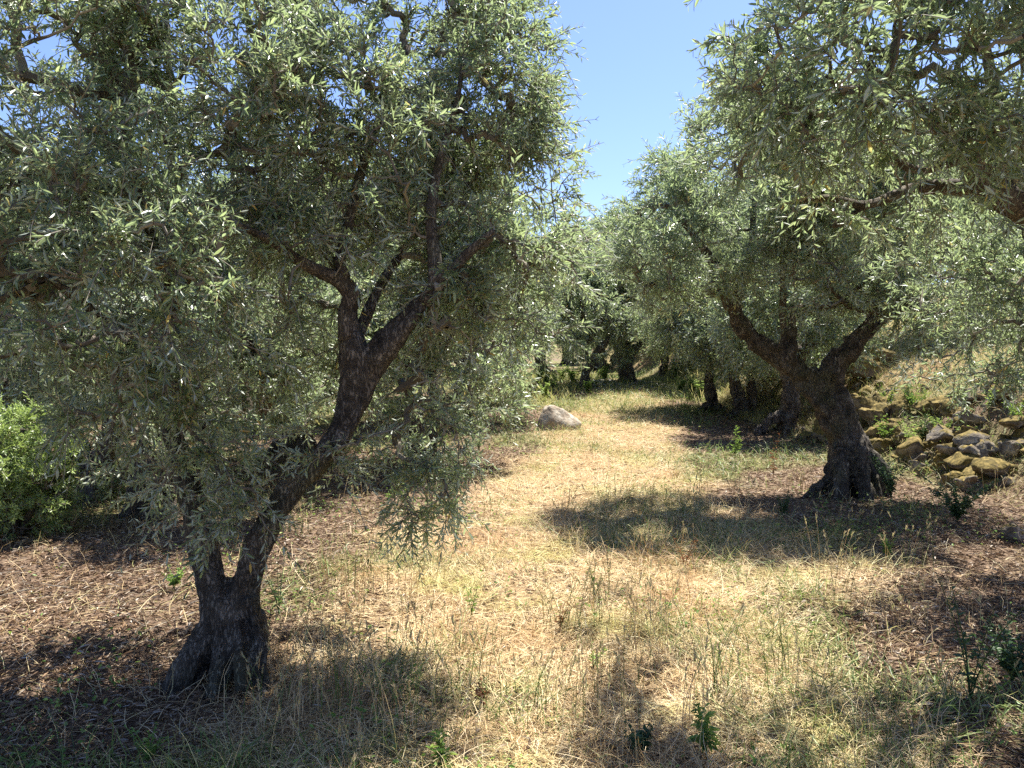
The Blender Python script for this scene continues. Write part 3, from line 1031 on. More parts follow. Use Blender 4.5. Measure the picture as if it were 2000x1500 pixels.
def mid_tree(base, label, var, rot, scale, trunk=None, group=None, seed=0, off=(0, 0), r0=.17, zs=1.0, name="olive_tree", shared_trunk=None):
    root = empty(name, base, label, "tree", group)
    if trunk is not None:
        fused("trunk", trunk, 0.03 if base[1] < 20 else .045, 0.03, seed, M_BARK_FAR, root, lobes=.13, origin=base, sides=14)
    elif shared_trunk is not None:
        o = bpy.data.objects.new("trunk", shared_trunk)
        COL.objects.link(o)
        o.parent = root
        o.rotation_euler = (0, 0, rot)
        o.scale = (scale, scale, scale * zs)
    me, ls = VAR[var]
    for k, d in enumerate([me] + ls):
        o = bpy.data.objects.new("crown" if k == 0 else "limb", d)
        COL.objects.link(o)
        o.parent = root
        o.location = (off[0], off[1], 0)
        o.rotation_euler = (0, 0, rot)
        o.scale = (scale, scale, scale * zs)
    return root


def px_trunk(pts, d):
    return [tuple(P(a, b, d + (c[0] if c else 0))) + (r,) for a, b, r, *c in pts]


# generic shared trunks for the far rows
def shared_trunk(seed):
    r = random.Random(seed)
    l = .25 * (r.random() - .5)
    p = [[(0, 0, -.15, .26), (l * .4, .05, .5, .19), (l, 0, 1.0, .16), (0.02, 0.02, 1.35, .12)],
         [(l * .7, 0, .75, .14), (-.3, .1, 1.3, .10), (-.55, .15, 1.8, .07)], [(l * .8, 0, .8, .13), (.3, -.1, 1.4, .1), (.5, -.2, 1.8, .06)]]
    o = fused("trunk", p + roots((0, 0, 0), 5, .26, .4, .35, seed), 0.035, 0.03, seed, M_BARK_FAR, None)
    me = o.data
    bpy.data.objects.remove(o)
    return me


STR = [shared_trunk(5), shared_trunk(6)]

# left: tree behind the big one, with a low horizontal limb
bB = G(285, 1010)
tB = [px_trunk([(290, 1040, .22), (288, 960, .19), (300, 880, .15), (310, 800, .13), (300, 720, .11), (270, 650, .08)], bB[1]),
      px_trunk([(305, 820, .13), (360, 740, .10), (430, 660, .09), (480, 665, .085), (520, 690, .08), (560, 650, .05)], bB[1]),
      px_trunk([(300, 960, .14), (330, 880, .10), (345, 800, .09), (350, 720, .07)], bB[1])]
mid_tree(bB, "shaded olive tree with several crooked stems behind the large leaning olive", 0, 0.7, .75, tB + roots(bB, 5, .14, .3, .35, 9), seed=31, off=(.9, .5))
bC = G(812, 905)
tC = [px_trunk([(818, 930, .17), (812, 860, .14), (808, 760, .115), (800, 690, .12), (790, 640, .10), (770, 560, .07)], bC[1]),
      px_trunk([(806, 740, .09), (830, 680, .10), (832, 640, .09), (845, 580, .05)], bC[1]),
      px_trunk([(846, 900, .08), (852, 820, .08), (845, 720, .07), (865, 640, .05)], bC[1])]
mid_tree(bC, "olive tree with straight brown stems seen through the big olive's right fork", 2, 2.0, .95, tC + roots(bC, 4, .12, .22, .3, 10), seed=32)
bE = G(185, 975)
tE = [px_trunk([(190, 1000, .16), (195, 930, .13), (215, 860, .11), (230, 800, .08)], bE[1]),
      px_trunk([(180, 1000, .14), (165, 930, .12), (150, 860, .10), (130, 790, .07)], bE[1])]
mid_tree(bE, "olive tree with dark V shaped stems standing behind the bright green shrub", 0, 4.0, .8, tE, seed=33, off=(-.2, 1.2))

# right row behind the Y forked olive
bG = G(1545, 845)
tG = [px_trunk([(1545, 860, .20), (1545, 800, .17), (1540, 750, .16), (1535, 700, .14), (1520, 640, .08)], bG[1]),
      px_trunk([(1540, 760, .15), (1560, 700, .12), (1590, 650, .07)], bG[1]),
      px_trunk([(1535, 805, .14), (1500, 825, .11), (1475, 850, .07)], bG[1])]
mid_tree(bG, "olive tree with a stout grey trunk and lumpy roots just behind the Y forked olive", 0, 1.0, .95, tG + roots(bG, 5, .14, .4, .25, 12), seed=34)
bH = G(1445, 812)
tH = [px_trunk([(1448, 820, .19), (1442, 780, .14), (1432, 740, .125), (1428, 705, .11), (1410, 680, .08), (1390, 660, .06)], bH[1]),
      px_trunk([(1466, 820, .13), (1468, 770, .10), (1468, 715, .10), (1490, 690, .07)], bH[1]),
      px_trunk([(1430, 730, .12), (1445, 690, .1), (1450, 640, .07)], bH[1])]
mid_tree(bH, "twin stemmed olive tree with splayed foot, second beyond the Y forked olive", 0, 3.0, .95, tH + roots(bH, 5, .13, .4, .25, 13), seed=35)
bI = G(1388, 800)
tI = [px_trunk([(1390, 810, .18), (1388, 770, .14), (1385, 730, .12), (1390, 690, .10), (1375, 640, .08)], bI[1])]
mid_tree(bI, "short thick dark olive trunk closest to the path among the right row", 0, 5.0, .95, tI + roots(bI, 6, .15, .35, .3, 14), seed=36)
# far end of the path
bJ = G(1226, 747)
tJ = [px_trunk([(1226, 755, .31), (1224, 728, .27), (1224, 705, .25), (1224, 688, .22), (1218, 668, .17), (1210, 650, .10)], bJ[1]),
      px_trunk([(1228, 695, .2), (1243, 680, .14), (1256, 664, .1), (1270, 640, .06)], bJ[1])]
mid_tree(bJ, "massive old gnarled olive trunk at the far end of the path", 0, 2.2, 1.35, tJ + roots(bJ, 6, .2, .45, .4, 15), seed=37, zs=.95)
bK = G(1143, 757)
tK = [px_trunk([(1140, 765, .17), (1143, 740, .15), (1152, 715, .13), (1165, 690, .12), (1180, 670, .1), (1200, 650, .07)], bK[1]),
      px_trunk([(1152, 712, .09), (1140, 680, .07), (1120, 650, .05)], bK[1])]
mid_tree(bK, "dark olive tree leaning right over the left side of the path end", 1, 0.2, 1.15, tK + roots(bK, 5, .15, .3, .3, 16), seed=38)
bL = G(1299, 727)
tL = [px_trunk([(1300, 735, .2), (1299, 710, .17), (1297, 685, .15), (1290, 660, .1)], bL[1])]
mid_tree(bL, "dark slim olive trunk standing beyond the end of the path", 0, 2.9, 1.4, tL, seed=39)

# the crowd of other olives of the grove, behind and to the sides
others = [
    (-1.0, 17.5, 2, 1.0, 1.3, "olive tree with foliage hanging to the grass left of the pale rock"),
    (-3.4, 12.0, 2, .3, 1.05, None), (-7.2, 10.5, 1, 1.3, 1.0, None), (-8.0, 13.0, 2, 2.3, 1.1, None), (-5.0, 17.0, 1, 4.3, 1.15, None),
    (-1.2, 21.5, 2, 5.2, 1.2, "bushy olive tree hiding the view between the rock and the leaning far tree"), (-9.5, 19.0, 0, 0.4, 1.2, None),
    (-5.5, 24.0, 2, 1.9, 1.25, None), (-13, 25.0, 1, .9, 1.3, None),
    (-1.5, 30.0, 1, 3.0, 1.35, None), (-9, 33.0, 2, 4.1, 1.4, None), (7.2, 37.0, 1, 1.5, 1.4, None),
    (9.5, 31.0, 2, 2.5, 1.3, None), (1.4, 35, 2, 2.9, 1.3, None), (9.0, 39, 2, 2.9, 1.4, None), (6.5, 47.0, 2, 3.9, 1.35, None), (0.0, 39.0, 2, 1.0, 1.35, None), (5.0, 43.0, 2, 3.3, 1.5, None), (10.0, 43.0, 1, 4.4, 1.5, None), (0.5, 50, 1, .8, 1.5, None),
    (-5.0, 45, 2, 1.8, 1.5, None), (7.6, 25.0, 1, 2.1, 1.25, None), (7.4, 19.5, 0, 3.6, 1.15, "olive tree on the bank right of the path, behind the row"),
    (11.0, 18.5, 1, .6, 1.2, None), (12.5, 12.0, 1, 1.6, 1.15, "olive tree on top of the bank at the right edge"),
    (15, 24, 2, 2.6, 1.3, None), (14, 34, 1, 3.6, 1.4, None), (-12, 10.5, 1, 4.6, 1.1, None), (-17, 17, 2, 5.5, 1.2, None), (-16, 36, 1, 1.2, 1.5, None),
    (20, 42, 2, 1.0, 1.6, None), (-24, 44, 2, 2.2, 1.6, None), (16, 52, 2, .2, 1.7, None), (4, 54, 2, 3.1, 1.7, None), (-8, 55, 1, 2.0, 1.7, None),
    (10, 58, 2, 5.0, 1.7, None), (-18, 56, 2, 4.0, 1.7, None),
]
for i, (x, y, v, rot, sc, lab) in enumerate(others):
    side = "left" if x < 1.5 else "right"
    if lab is None:
        lab = ("grey green olive tree of the back rows beyond the left foreground olive" if side == "left"
               else "grey green olive tree of the back rows on the right side of the path")
    mid_tree(np.array([x, y, float(H(x, y))]), lab, v, rot, sc, group="olive trees of the back rows", shared_trunk=STR[i % 2])

# ------------------------------------------------------------------ shrub on the left
bS = G(35, 1050)
rootS = empty("olive_shrub", bS, "bright green young olive shrub at the left edge", "shrub")
skS = [[(bS[0], bS[1], 0, .03), (bS[0] + dx, bS[1] + dy, .5, .02), (bS[0] + dx * 1.8, bS[1] + dy * 1.8, .95, .01)] for dx, dy in ((-.25, 0), (.2, .1), (0, -.2), (-.1, .25))]
for i, l in enumerate(skS):
    limb_obj(l, rootS, bS, 150 + i, sides=8).name = "stem"
blS = [(bS[0] - .05, bS[1], .72, .55, .5, .38, 1), (bS[0] - .3, bS[1] + .1, .45, .5, .5, .4, 1), (bS[0] + .12, bS[1], .35, .33, .4, .28, 1)]
grow_crown("shrub_crown", skS, blS, 420, 21, rootS, bS, twigs=4, pairs=8, tlen=(.1, .2), leafL=(.04, .06), leafW=.24, mat=M_SHRUB, gap=-.6, droop=.3, up=.5)
bS2 = G(40, 1000) + np.array([-1.2, 1.0, 0])


# ------------------------------------------------------------------ rocks
def rock_mesh(seed, size, cuts=16, sub=4, rough=.13):
    import bmesh
    bm = bmesh.new()
    bmesh.ops.create_icosphere(bm, subdivisions=sub, radius=1.0)
    co = np.array([v.co[:] for v in bm.verts])
    r = np.random.default_rng(seed)
    for _ in range(cuts):
        nrm = norm(r.normal(size=3))
        h = r.uniform(.35, .75)
        d = co @ nrm
        co = co - np.where(d > h, (d - h) * .92, 0)[:, None] * nrm
    co = co * (1 + rough * 2 * fbm(co * 1.7, 3, seed)[:, None])
    co = co + norm(co) * (rough * .5 * fbm(co * 6, 3, seed + 1))[:, None]
    co = co * np.array(size)
    for v, c in zip(bm.verts, co):
        v.co = c
    me = bpy.data.meshes.new("rock")
    bm.to_mesh(me)
    bm.free()
    me.polygons.foreach_set("use_smooth", np.ones(len(me.polygons), bool))
    return me


def rock(name, loc, size, seed, mat, label, group=None, rot=0, sub=4):
    o = link(name, rock_mesh(seed, size, sub=sub), mat)
    o.location = tuple(float(c) for c in loc)
    o.rotation_euler = (0, 0, rot)
    tag(o, label, "rock", group)
    return o


bR = G(1087, 836)


def pale_rock():
    import bmesh
    # a wedge: steep left, flat sloping top, long slope to the right
    ring = [(-.42, -.22), (-.15, -.34), (.2, -.32), (.5, -.2), (.46, .15), (.1, .34), (-.3, .3)]
    top = [(-.30, -.12, .36), (-.10, -.16, .43), (.10, -.14, .38), (.28, -.1, .26), (.26, .12, .26), (.02, .18, .38), (-.24, .16, .38)]
    bm = bmesh.new()
    a = [bm.verts.new((x, y, -.08)) for x, y in ring]
    b = [bm.verts.new(t) for t in top]
    m = [bm.verts.new((x * .98 + .02, y * .98, .10 + .06 * math.sin(i * 2.1))) for i, (x, y) in enumerate(ring)]
    n = len(ring)
    for i in range(n):
        j = (i + 1) % n
        bm.faces.new((a[i], a[j], m[j], m[i]))
        bm.faces.new((m[i], m[j], b[j], b[i]))
    bm.faces.new(b)
    bm.faces.new(a[::-1])
    bmesh.ops.recalc_face_normals(bm, faces=bm.faces)
    bmesh.ops.triangulate(bm, faces=bm.faces)
    bmesh.ops.subdivide_edges(bm, edges=bm.edges, cuts=7, use_grid_fill=True)
    for _ in range(3):
        bmesh.ops.smooth_vert(bm, verts=bm.verts, factor=.5, use_axis_x=True, use_axis_y=True, use_axis_z=True)
    co = np.array([v.co[:] for v in bm.verts])
    co += norm(co - [0, 0, .1]) * (.022 * fbm(co * 6, 4, 4) + .03 * vnoise(co * 3, 8))[:, None]
    for v, c in zip(bm.verts, co):
        v.co = c * np.array([1.0, 1.1, 1.18])
    me = bpy.data.meshes.new("rock")
    bm.to_mesh(me)
    bm.free()
    me.polygons.foreach_set("use_smooth", np.ones(len(me.polygons), bool))
    o = link("rock", me, M_ROCK)
    o.location = tuple(bR)
    tag(o, "large pale limestone rock lying alone beside the path", "rock")


pale_rock()
# stones of the tumbled bank on the right
named = [
    (1700, 735, .55, "big mossy boulder right behind the Y forked trunk", 1),
    (1680, 800, .42, "dark mossy boulder low behind the Y forked trunk", 1),
    (1740, 700, .35, "moss covered boulder on top of the bank behind the fork", 1),
    (1895, 825, .26, "pale grey stone topmost in the tumbled heap", 0),
    (1868, 848, .15, "small pale grey stone left of the topmost stone of the heap", 0),
    (1925, 885, .30, "grey stone patched with moss in the middle of the heap", 0),
    (1978, 870, .26, "light grey stone at the right end of the heap", 0),
    (1945, 925, .20, "yellow mossy stone at the foot of the heap, right", 1),
    (1850, 905, .22, "mossy stone at the foot of the heap, left", 1),
    (1815, 868, .15, "brown mossy stone at the left edge of the heap", 1),
    (1985, 1045, .18, "pale flat stone in the weeds at the right edge", 0),
    (1790, 900, .13, "low mossy stone between the heap and the flared roots", 1),
]
for i, (px, py, s, lab, moss) in enumerate(named):
    g = G(px, py + 10)
    rock("mossy_rock" if moss else "stone", g + np.array([0, s * .3, s * (.42 if s > .3 else .2)]), (s * 1.05, s * .95, s * .72), 300 + i, M_MOSSROCK if moss else M_GREYROCK, lab, rot=i * 1.3)
rs = random.Random(4)
for i in range(34):
    y = rs.uniform(11.3, 13.6)
    x = 5.2 + rs.random() * 1.5
    s = rs.choice([.14, .18, .24, .3, .36])
    rock("mossy_rock", (x, y, float(H(x, y)) + s * .35), (s * rs.uniform(.9, 1.4), s, s * rs.uniform(.7, 1.0)), 900 + i, M_MOSSROCK,
         "mossy boulder in the rough stone wall behind the Y forked olive", "mossy boulders behind the Y forked olive", rot=rs.random() * 6)
for i in range(110):
    y = rs.uniform(8.7, 11.2)
    x = 5.5 + rs.random() ** 1.3 * 2.2 - .1 * (11.2 - y)
    s = rs.choice([.06, .07, .08, .1, .12, .14, .17, .24])
    z = float(H(x, y)) + rs.choice([0, 0, .12]) * (x < 7)
    moss = rs.random() < .5
    rock("mossy_rock" if moss else "stone", (x, y, z + s * .3), (s * rs.uniform(.9, 1.4), s, s * rs.uniform(.6, .9)), 600 + i,
         M_MOSSROCK if moss else M_GREYROCK,
         "mossy stone piled in the tumbled stone bank on the right" if moss else "grey stone piled in the tumbled stone bank on the right",
         "stones of the tumbled bank", rot=rs.random() * 6, sub=3)
for i in range(85):
    y = rs.uniform(8.6, 17)
    x = 5.45 + .3 * math.sin(y * .55) + abs(rs.gauss(0, .9)) + (0.2 if y > 11 else 0)
    s = rs.uniform(.07, .24)
    z = float(H(x, y))
    moss = rs.random() < .65
    rock("mossy_rock" if moss else "stone", (x, y, z + s * .12), (s * rs.uniform(.9, 1.3), s, s * rs.uniform(.6, .85)), 400 + i,
         M_MOSSROCK if moss else M_GREYROCK,
         "mossy stone lying in the tumbled stone bank on the right" if moss else "grey stone lying in the tumbled stone bank on the right",
         "stones of the tumbled bank", rot=rs.random() * 6, sub=3)
# gravel patch at the end of the path
def gravel():
    r = np.random.default_rng(5)
    g = Geo()
    n = 1500
    c = G(1190, 750)
    x = c[0] + r.normal(size=n) * .9
    y = c[1] + r.normal(size=n) * 1.2
    p = np.stack([x, y, H(x, y) + .01], -1)
    a = r.uniform(0, 6.28, n)
    t = np.stack([np.cos(a), np.sin(a), r.uniform(-.2, .3, n)], -1)
    v, q = leaves6(p, norm(t), norm(np.array([0, 0, 1]) + r.normal(size=(n, 3)) * .3), r.uniform(.05, .13, n), r.uniform(.04, .1, n), 0.0, .0)
    g.add(v, q)
    m = stalk_mat("grey_chippings", [(0, (.22, .21, .2)), (1, (.5, .48, .46))], .9, 0)
    tag(link("gravel", g.mesh("gravel"), m), "pale grey stone chippings at the far end of the path", "gravel", kind='stuff')


gravel()


# ------------------------------------------------------------------ ground cover
def scatter(n, seed, dmin=1.6, dmax=26, spread=1.0, power=0.6):
    """points on the ground ahead, thinning out with distance"""
    r = np.random.default_rng(seed)
    u = r.random(n)
    e = power                     # density of points per metre of distance ~ d^-e
    d = (dmin ** (1 - e) + u * (dmax ** (1 - e) - dmin ** (1 - e))) ** (1 / (1 - e))
    x = r.uniform(-1, 1, n) * (d * .78 + .6) * spread
    return x, d, r


def blades(name, x, y, L, tilt, mat, r, W=0.0022, lie=0.0, seg=4, label="", cat="grass", bend=0.5):
    n = len(x)
    a = r.normal(size=n) * 1.0 + 4.5 * noise2(x, y, 1.1, 2, 91) + np.pi * (r.random(n) < .3)
    hd = np.stack([np.cos(a), np.sin(a), np.zeros(n)], -1)
    z0 = H(x, y) - 0.008
    b = np.stack([x, y, z0 + lie], -1)
    S = np.linspace(0, 1, seg)
    el = tilt                                 # elevation of the blade at the foot
    bd = bend * r.uniform(.3, 1.5, n)
    P_ = np.empty((n, seg, 3))
    cur = b.copy()
    P_[:, 0] = cur
    for k in range(1, seg):
        e_ = el - bd * (k - .5) / (seg - 1)
        step = (L / (seg - 1))[:, None]
        cur = cur + step * (hd * np.cos(e_)[:, None] + np.array([0, 0, 1]) * np.sin(e_)[:, None])
        cur = cur + np.stack([r.normal(size=n), r.normal(size=n), np.zeros(n)], -1) * step * .15
        P_[:, k] = cur
    gz = H(P_[:, -1, 0], P_[:, -1, 1])
    for k in range(1, seg):
        P_[:, k, 2] = np.maximum(P_[:, k, 2], z0 + (gz - z0) * S[k] + .004 + .006 * r.random(n))
    side = norm(np.cross(hd, np.array([0, 0, 1.0])) + r.normal(size=(n, 3)) * .5)
    w = (W * (1 + y * .07))[:, None, None] * np.array([1, 1, .8, .25])[None, :seg, None] if seg == 4 else (W * (1 + y * .07))[:, None, None] * np.linspace(1, .25, seg)[None, :, None]
    A = P_ + side[:, None] * w
    B = P_ - side[:, None] * w
    V = np.stack([A, B], 2).reshape(n, seg * 2, 3)
    i = (np.arange(n) * seg * 2)[:, None]
    q = np.concatenate([(i + np.array([[2 * k, 2 * k + 1, 2 * k + 3, 2 * k + 2]]))[:, None] for k in range(seg - 1)], 1)
    me = mesh_quads(name, V.reshape(-1, 3), q.reshape(-1, 4))
    o = link(name, me, mat)
    tag(o, label, cat, kind='stuff')
    return o


# straw lying matted over the path
x, y, r = scatter(460000, 31)
pn = pathness(x, y)
bare = sstep(-.75, -.1, noise2(x, y, 2.6, 3, 57))
k = r.random(len(x)) < np.maximum(pn * (.25 + .75 * bare), .07)
x, y = x[k], y[k]
n = len(x)
blades("dry_grass", x, y, r.uniform(.06, .22, n) * (1 + y * .02), np.abs(r.normal(size=n)) * .55, M_STRAW, r, W=np.full(n, .00095), bend=.9,
       lie=.004, label="matted golden dry grass covering the path", seg=4)
# straw tufts that stand
x, y, r = scatter(80000, 32)
pn = pathness(x, y)
tuft = sstep(-.1, .5, noise2(x, y, 2.3, 2, 41))
k = r.random(len(x)) < np.maximum(pn * .9, .16) * tuft
x, y = x[k], y[k]
n = len(x)
blades("standing_dry_grass", x, y, r.uniform(.10, .30, n), r.uniform(.6, 1.5, n), M_STRAW, r, W=np.full(n, .001), bend=.8, label="standing tufts of straw coloured dry grass")
# green grass patches
x, y, r = scatter(170000, 33, dmax=34)
gn = greenness(x, y)
k = r.random(len(x)) < gn * (.5 + .5 * sstep(8, 20, y))
x, y = x[k], y[k]
n = len(x)
blades("green_grass", x, y, r.uniform(.05, .22, n) * (1 + y * .03), r.uniform(.6, 1.5, n), M_GRASS, r, W=np.full(n, .0017), bend=.9, label="patches of fresh green grass among the straw")


# leaf litter
def litter():
    x, y, r = scatter(230000, 34, dmax=22)
    pn = pathness(x, y)
    k = r.random(len(x)) < np.clip(1.05 - pn, .25, 1)
    x, y = x[k], y[k]
    n = len(x)
    a = r.uniform(0, 6.28, n)
    p = np.stack([x, y, H(x, y) + r.uniform(-.008, .016, n)], -1)
    t = norm(np.stack([np.cos(a), np.sin(a), r.normal(size=n) * .18], -1))
    nn = norm(np.array([0, 0, 1.0]) + r.normal(size=(n, 3)) * .4)
    L = r.uniform(.03, .062, n) * (1 + y * .03)
    v, q = leaves6(p, t, nn, L, L * r.uniform(.10, .2, n), .25, .15)
    g = Geo()
    g.add(v, q)
    tag(link("leaf_litter", g.mesh("leaf_litter"), M_LITTER), "brown fallen olive leaves covering the soil under the trees", "leaf litter", kind='stuff')


litter()


# low leafy weeds carpets (clover, seedlings)
def bank_grass():
    r = np.random.default_rng(61)
    n = 60000
    y = r.uniform(7, 22, n)
    x = 5.2 + r.random(n) ** 1.2 * 7
    k = (r.random(n) < .22) | (y > 12) | (x > 7.9)
    x, y = x[k], y[k]
    n = len(x)
    blades("bank_grass", x, y, r.uniform(.08, .28, n), r.uniform(.3, 1.5, n), M_BANKGRASS, r, W=np.full(n, .0013), bend=.8, label="dry yellow green grass growing on the stony bank")
    n = 8000
    y = r.uniform(19, 34, n)
    x = np.interp(y, PATH_Y, PATH_C) + r.normal(size=n) * 3.2
    k = r.random(n) < .03 + .97 * sstep(1.0, 2.0, np.abs(x - np.interp(y, PATH_Y, PATH_C)))
    x, y = x[k], y[k]
    n = len(x)
    blades("tall_grass", x, y, r.uniform(.15, .5, n), r.uniform(.7, 1.5, n), M_FARGRASS, r, W=np.full(n, .003), bend=.6, label="tall yellow green grass at the far end of the path")


M_BANKGRASS = stalk_mat("bank_grass", [(0, (.30, .22, .12)), (.5, (.52, .43, .22)), (.8, (.48, .47, .17)), (1, (.3, .36, .1))], .6, .25)
M_FARGRASS = stalk_mat("tall_grass", [(0, (.14, .18, .05)), (.4, (.32, .34, .10)), (1, (.62, .54, .25))], .6, .35)
bank_grass()


def low_weeds():
    x, y, r = scatter(60000, 35, dmax=36)
    gn = sstep(.15, .7, noise2(x, y, 1.5, 3, 77) + .25 * sstep(8, 16, y) + .1 * (1 - pathness(x, y)))
    k = r.random(len(x)) < gn * .8
    x, y = x[k], y[k]
    n = len(x)
    hgt = r.uniform(.01, .09, n) * (1 + y * .05)
    p = np.stack([x, y, H(x, y) + hgt], -1)
    a = r.uniform(0, 6.28, n)
    t = norm(np.stack([np.cos(a), np.sin(a), r.normal(size=n) * .5], -1))
    nn = norm(np.array([0, 0, 1.0]) + r.normal(size=(n, 3)) * .5)
    L = r.uniform(.010, .026, n) * (1 + y * .06)
    v, q = leaves6(p, t, nn, L, L * r.uniform(.35, .6, n), .2, .2)
    g = Geo()
    g.add(v, q)
    tag(link("low_weeds", g.mesh("low_weeds"), M_WEED), "low broad leaved green weeds spread over the ground", "weeds", kind='stuff')


low_weeds()


# ------------------------------------------------------------------ single weeds and tall stems
def weed(base, h, nst, nleaf, leafL, leafW, mat, label, seed, lean=.15, name="weed", cat="weed", group=None, stem_r=.003, low=.1, stem_m=None, spread=1.0):
    r = np.random.default_rng(seed)
    root = empty(name, base, label, cat, group)
    K = 6
    pts = np.empty((nst, K, 3))
    rad = np.empty((nst, K))
    S = np.linspace(0, 1, K)
    for i in range(nst):
        a = r.uniform(0, 6.28)
        l = lean * r.uniform(.3, 1.4) * spread
        hh = h * (r.uniform(.6, 1.0) if i else 1)
        pts[i] = np.stack([math.cos(a) * l * S ** 1.5 * hh, math.sin(a) * l * S ** 1.5 * hh, S * hh], -1) + r.normal(size=(K, 3)) * .008 * h * S[:, None]
        rad[i] = stem_r * (1.1 - .7 * S)
    for i in range(nst):
        v, q = tubes(pts[i:i + 1], rad[i:i + 1], 5)
        g = Geo()
        g.add(v, q)
        link("stem", g.mesh("stem", True), stem_m or mat, root)
    m = nst * nleaf
    k = np.repeat(np.arange(nst), nleaf)
    s = r.uniform(low, 1, m) ** .8
    f = s * (K - 1)
    i0 = np.minimum(f.astype(int), K - 2)
    fr_ = (f - i0)[:, None]
    b = pts[k, i0] * (1 - fr_) + pts[k, i0 + 1] * fr_
    a = r.uniform(0, 6.28, m)
    el = r.uniform(-.1, .9, m)
    t = np.stack([np.cos(a) * np.cos(el), np.sin(a) * np.cos(el), np.sin(el)], -1)
    nn = norm(np.array([0, 0, 1.0]) + r.normal(size=(m, 3)) * .25)
    L = leafL * r.uniform(.5, 1.1, m) * (1.15 - .6 * s)
    v, q = leaves6(b, t, nn, L, L * leafW, .2, .3)
    g = Geo()
    g.add(v, q)
    link("foliage", g.mesh("foliage"), mat, root)
    return root


weed(G(1380, 1478), .22, 3, 26, .075, .24, M_WEED, "bright green leafy weed in the foreground at the bottom right of the straw", 1)
weed(G(865, 1500), .13, 5, 16, .06, .3, M_WEED, "bright green leafy weed at the bottom edge in the middle", 2, lean=.5)
weed(G(1435, 900), .52, 2, 50, .10, .22, M_WEED, "upright leafy green spurge beside the right edge of the path", 3)
weed(G(1510, 935), .62, 3, 14, .06, .35, M_DEADWEED, "reddish brown dead weed left of the flared roots", 4)
weed(G(1895, 1372), .62, 5, 16, .05, .4, M_DARKWEED, "tall branching dark thistle at the lower right", 5, lean=.42, stem_r=.0035)
weed(G(1900, 1350) + np.array([.25, .1, 0]), .32, 14, 22, .05, .5, M_DARKWEED, "dense dark green bramble clump at the right edge", 6, lean=.7, name="bramble", cat="bramble")
weed(G(1740, 975), .55, 12, 40, .05, .45, M_DARKWEED, "dark green shoots crowding the right side of the flared roots", 7, lean=.45, name="root_shoots", cat="shoots")
weed(G(1870, 1020), .45, 16, 40, .06, .5, M_DARKWEED, "dark leafy bush between the flared roots and the right edge", 8, lean=.7, name="bush", cat="bush")
weed(G(1735, 1090), .17, 6, 22, .05, .3, M_WEED, "small light green weed in the sun right of the straw", 9, lean=.4)
weed(G(1840, 870), .38, 7, 30, .06, .4, M_WEED, "yellow green weed growing before the tumbled stones", 10, lean=.4)
weed(G(1530, 1010), .25, 9, 20, .05, .35, M_DARKWEED, "low dark weed in the shade left of the flared roots", 11, lean=.6)
weed(G(545, 1200), .38, 4, 16, .05, .2, M_DARKWEED, "thin olive sucker beside the big trunk's right root", 12, lean=.35, name="olive_sucker", cat="sucker")
weed(G(340, 1150), .16, 8, 20, .045, .35, M_WEED, "small bright green weed in the sun left of the big trunk", 13, lean=.6)
weed(G(290, 1490), .16, 7, 14, .03, .5, M_WEED, "low pale green weed at the bottom left edge", 14, lean=.6)
weed(G(1250, 1475), .13, 9, 20, .04, .45, M_DARKWEED, "dark green weed clump at the bottom edge right of centre", 15, lean=.7)
weed(G(1665, 905) , .5, 3, 10, .05, .3, M_DARKWEED, "thin green shoot behind the flared roots", 16)
weed(G(300, 1000), .75, 12, 34, .06, .25, M_SHOOT, "olive suckers round the foot of the shaded crooked tree", 17, lean=.5, name="root_shoots", cat="shoots")
weed(G(200, 985), .6, 12, 30, .06, .25, M_SHOOT, "leafy suckers between the bright shrub and the shaded crooked tree", 18, lean=.6, name="root_shoots", cat="shoots")
weed(G(1000, 815), .55, 14, 30, .09, .3, M_SHOOT, "leafy undergrowth left of the pale rock", 19, lean=.7, name="undergrowth", cat="shrub")
weed(G(935, 880), .45, 12, 26, .06, .3, M_SHOOT, "low leafy undergrowth where the shade meets the path on the left", 20, lean=.7, name="undergrowth", cat="shrub")
rw = random.Random(8)
for i in range(9):
    px, py = rw.uniform(640, 1980), rw.uniform(850, 1400)
    weed(G(px, py), rw.uniform(.10, .26), 4, 12, .04, .35, rw.choice([M_WEED, M_WEED, M_DEADWEED]), "small weed sprouting from the dry grass of the clearing", 500 + i, lean=.5,
         group="small weeds in the clearing")


# weeds and grass between the stones of the bank
for i in range(26):
    y = rw.uniform(8.6, 13)
    x = 5.3 + rw.random() * 2.6
    weed((x, y, float(H(x, y))), rw.uniform(.2, .5), 7, 26, .07, .3, rw.choice([M_WEED, M_SHRUB, M_DARKWEED]), "leafy weed growing between the stones of the bank", 560 + i, lean=.5,
         group="weeds between the stones")
for i in range(22):
    y = rw.uniform(20, 31)
    x = float(np.interp(y, PATH_Y, PATH_C)) + rw.choice([-1, 1]) * rw.uniform(1.0, 3.4)
    weed((x, y, float(H(x, y))), rw.uniform(.35, .8), 9, 26, .14, .35, rw.choice([M_WEED, M_SHRUB, M_SHRUB]), "knee high leafy green weed near the far end of the path", 800 + i, lean=.4,
         group="leafy weeds by the path end")
# tall grass stems with seed heads
M_EAR = stalk_mat("grass_ear", [(0, (.34, .26, .15)), (.6, (.55, .45, .28)), (1, (.5, .55, .22))], .6, .35)


def twig_litter():
    x, y, r = scatter(2600, 39, dmax=14)
    n = len(x)
    blades("fallen_twigs", x, y, r.uniform(.12, .4, n), np.abs(r.normal(size=n)) * .1, M_TWIG, r, W=np.full(n, .0016), bend=.1, label="thin dead olive twigs lying scattered on the ground", cat="twigs")


twig_litter()


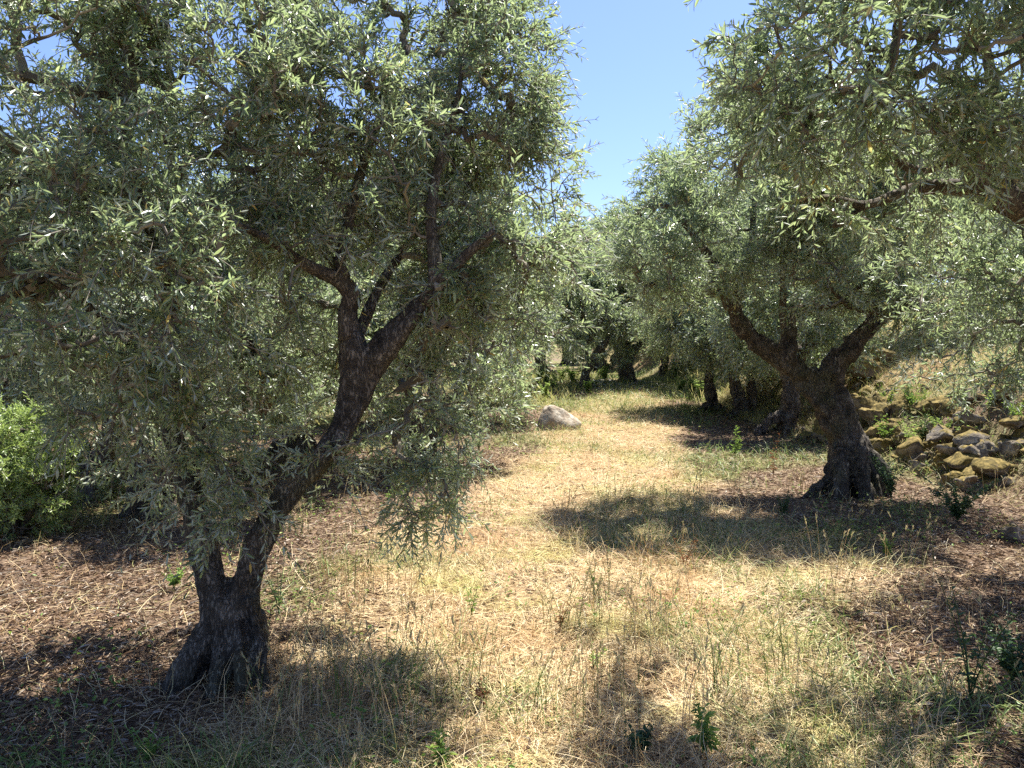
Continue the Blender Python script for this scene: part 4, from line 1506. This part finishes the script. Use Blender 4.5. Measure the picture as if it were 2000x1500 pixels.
def grass_stems(base, n, h, label, seed, ear=.05, green=False, group=None, spread=.08):
    r = np.random.default_rng(seed)
    root = empty("grass_tuft", base, label, "grass tuft", group)
    K = 6
    S = np.linspace(0, 1, K)
    a = r.uniform(0, 6.28, n)
    l = r.uniform(.05, .4, n)
    hh = h * r.uniform(.6, 1.0, n)
    b = r.normal(size=(n, 2)) * spread
    pts = np.zeros((n, K, 3))
    pts[..., 0] = b[:, :1] + (np.cos(a) * l * hh)[:, None] * S ** 2
    pts[..., 1] = b[:, 1:] + (np.sin(a) * l * hh)[:, None] * S ** 2
    pts[..., 2] = hh[:, None] * S
    m = 22
    tt = np.arange(m) / m
    W = .0014 * (1 + base[1] * .06) * (1.2 - .6 * S)
    for i in range(n):
        v, q = tubes(pts[i:i + 1], W[None], 3)
        g = Geo()
        g.add(v, q)
        st = link("stem", g.mesh("stem"), M_GRASS if green else M_STRAW, root)
        d = norm(pts[i, -1] - pts[i, -2])
        p = pts[i, -1] + d * (tt * ear)[:, None]
        ax = norm(d + r.normal(size=(m, 3)) * .22)
        v, q = leaves6(p, ax, norm(r.normal(size=(m, 3))), r.uniform(.012, .03, m), np.full(m, .0035), .1, .0)
        g = Geo()
        g.add(v, q)
        link("seed_head", g.mesh("seed_head"), M_EAR, st)


grass_stems(G(720, 1330), 9, .26, "cluster of bristly tan grass heads in the shade right of the big trunk", 1, .05)
grass_stems(G(590, 1400), 6, .2, "few tan bristly grass heads before the big trunk's foot", 2, .05)
grass_stems(G(668, 1490), 9, .12, "yellow green foxtails at the bottom edge left of centre", 3, .05, True)
grass_stems(G(1115, 1240), 9, .40, "tall slim green stems in the sunny straw, centre foreground", 4, .05, True, spread=.05)
grass_stems(G(1395, 1340), 9, .38, "tall thin grass stems right of centre at the edge of the shade", 5, .04, True, spread=.05)
grass_stems(G(1515, 1320), 8, .36, "thin grass stems standing right of the other tall stems in the foreground", 6, .04, True, spread=.05)
grass_stems(G(1250, 1120), 7, .3, "dry grass stems in the shadow of the Y forked olive", 7, .05)
grass_stems(G(1640, 1130), 6, .42, "arching pale grass stems before the flared roots", 8, .05)
grass_stems(G(820, 1190), 9, .3, "dry brown grass stems under the hanging olive sprays", 9, .05)
rg = random.Random(11)
for i in range(95):
    px, py = rg.uniform(520, 1950), rg.uniform(880, 1480)
    grass_stems(G(px, py), rg.randint(4, 9), rg.uniform(.16, .38), "loose tuft of thin grass stems with seed heads in the clearing", 700 + i, rg.uniform(.03, .06), rg.random() < .4,
                group="grass tufts with seed heads")
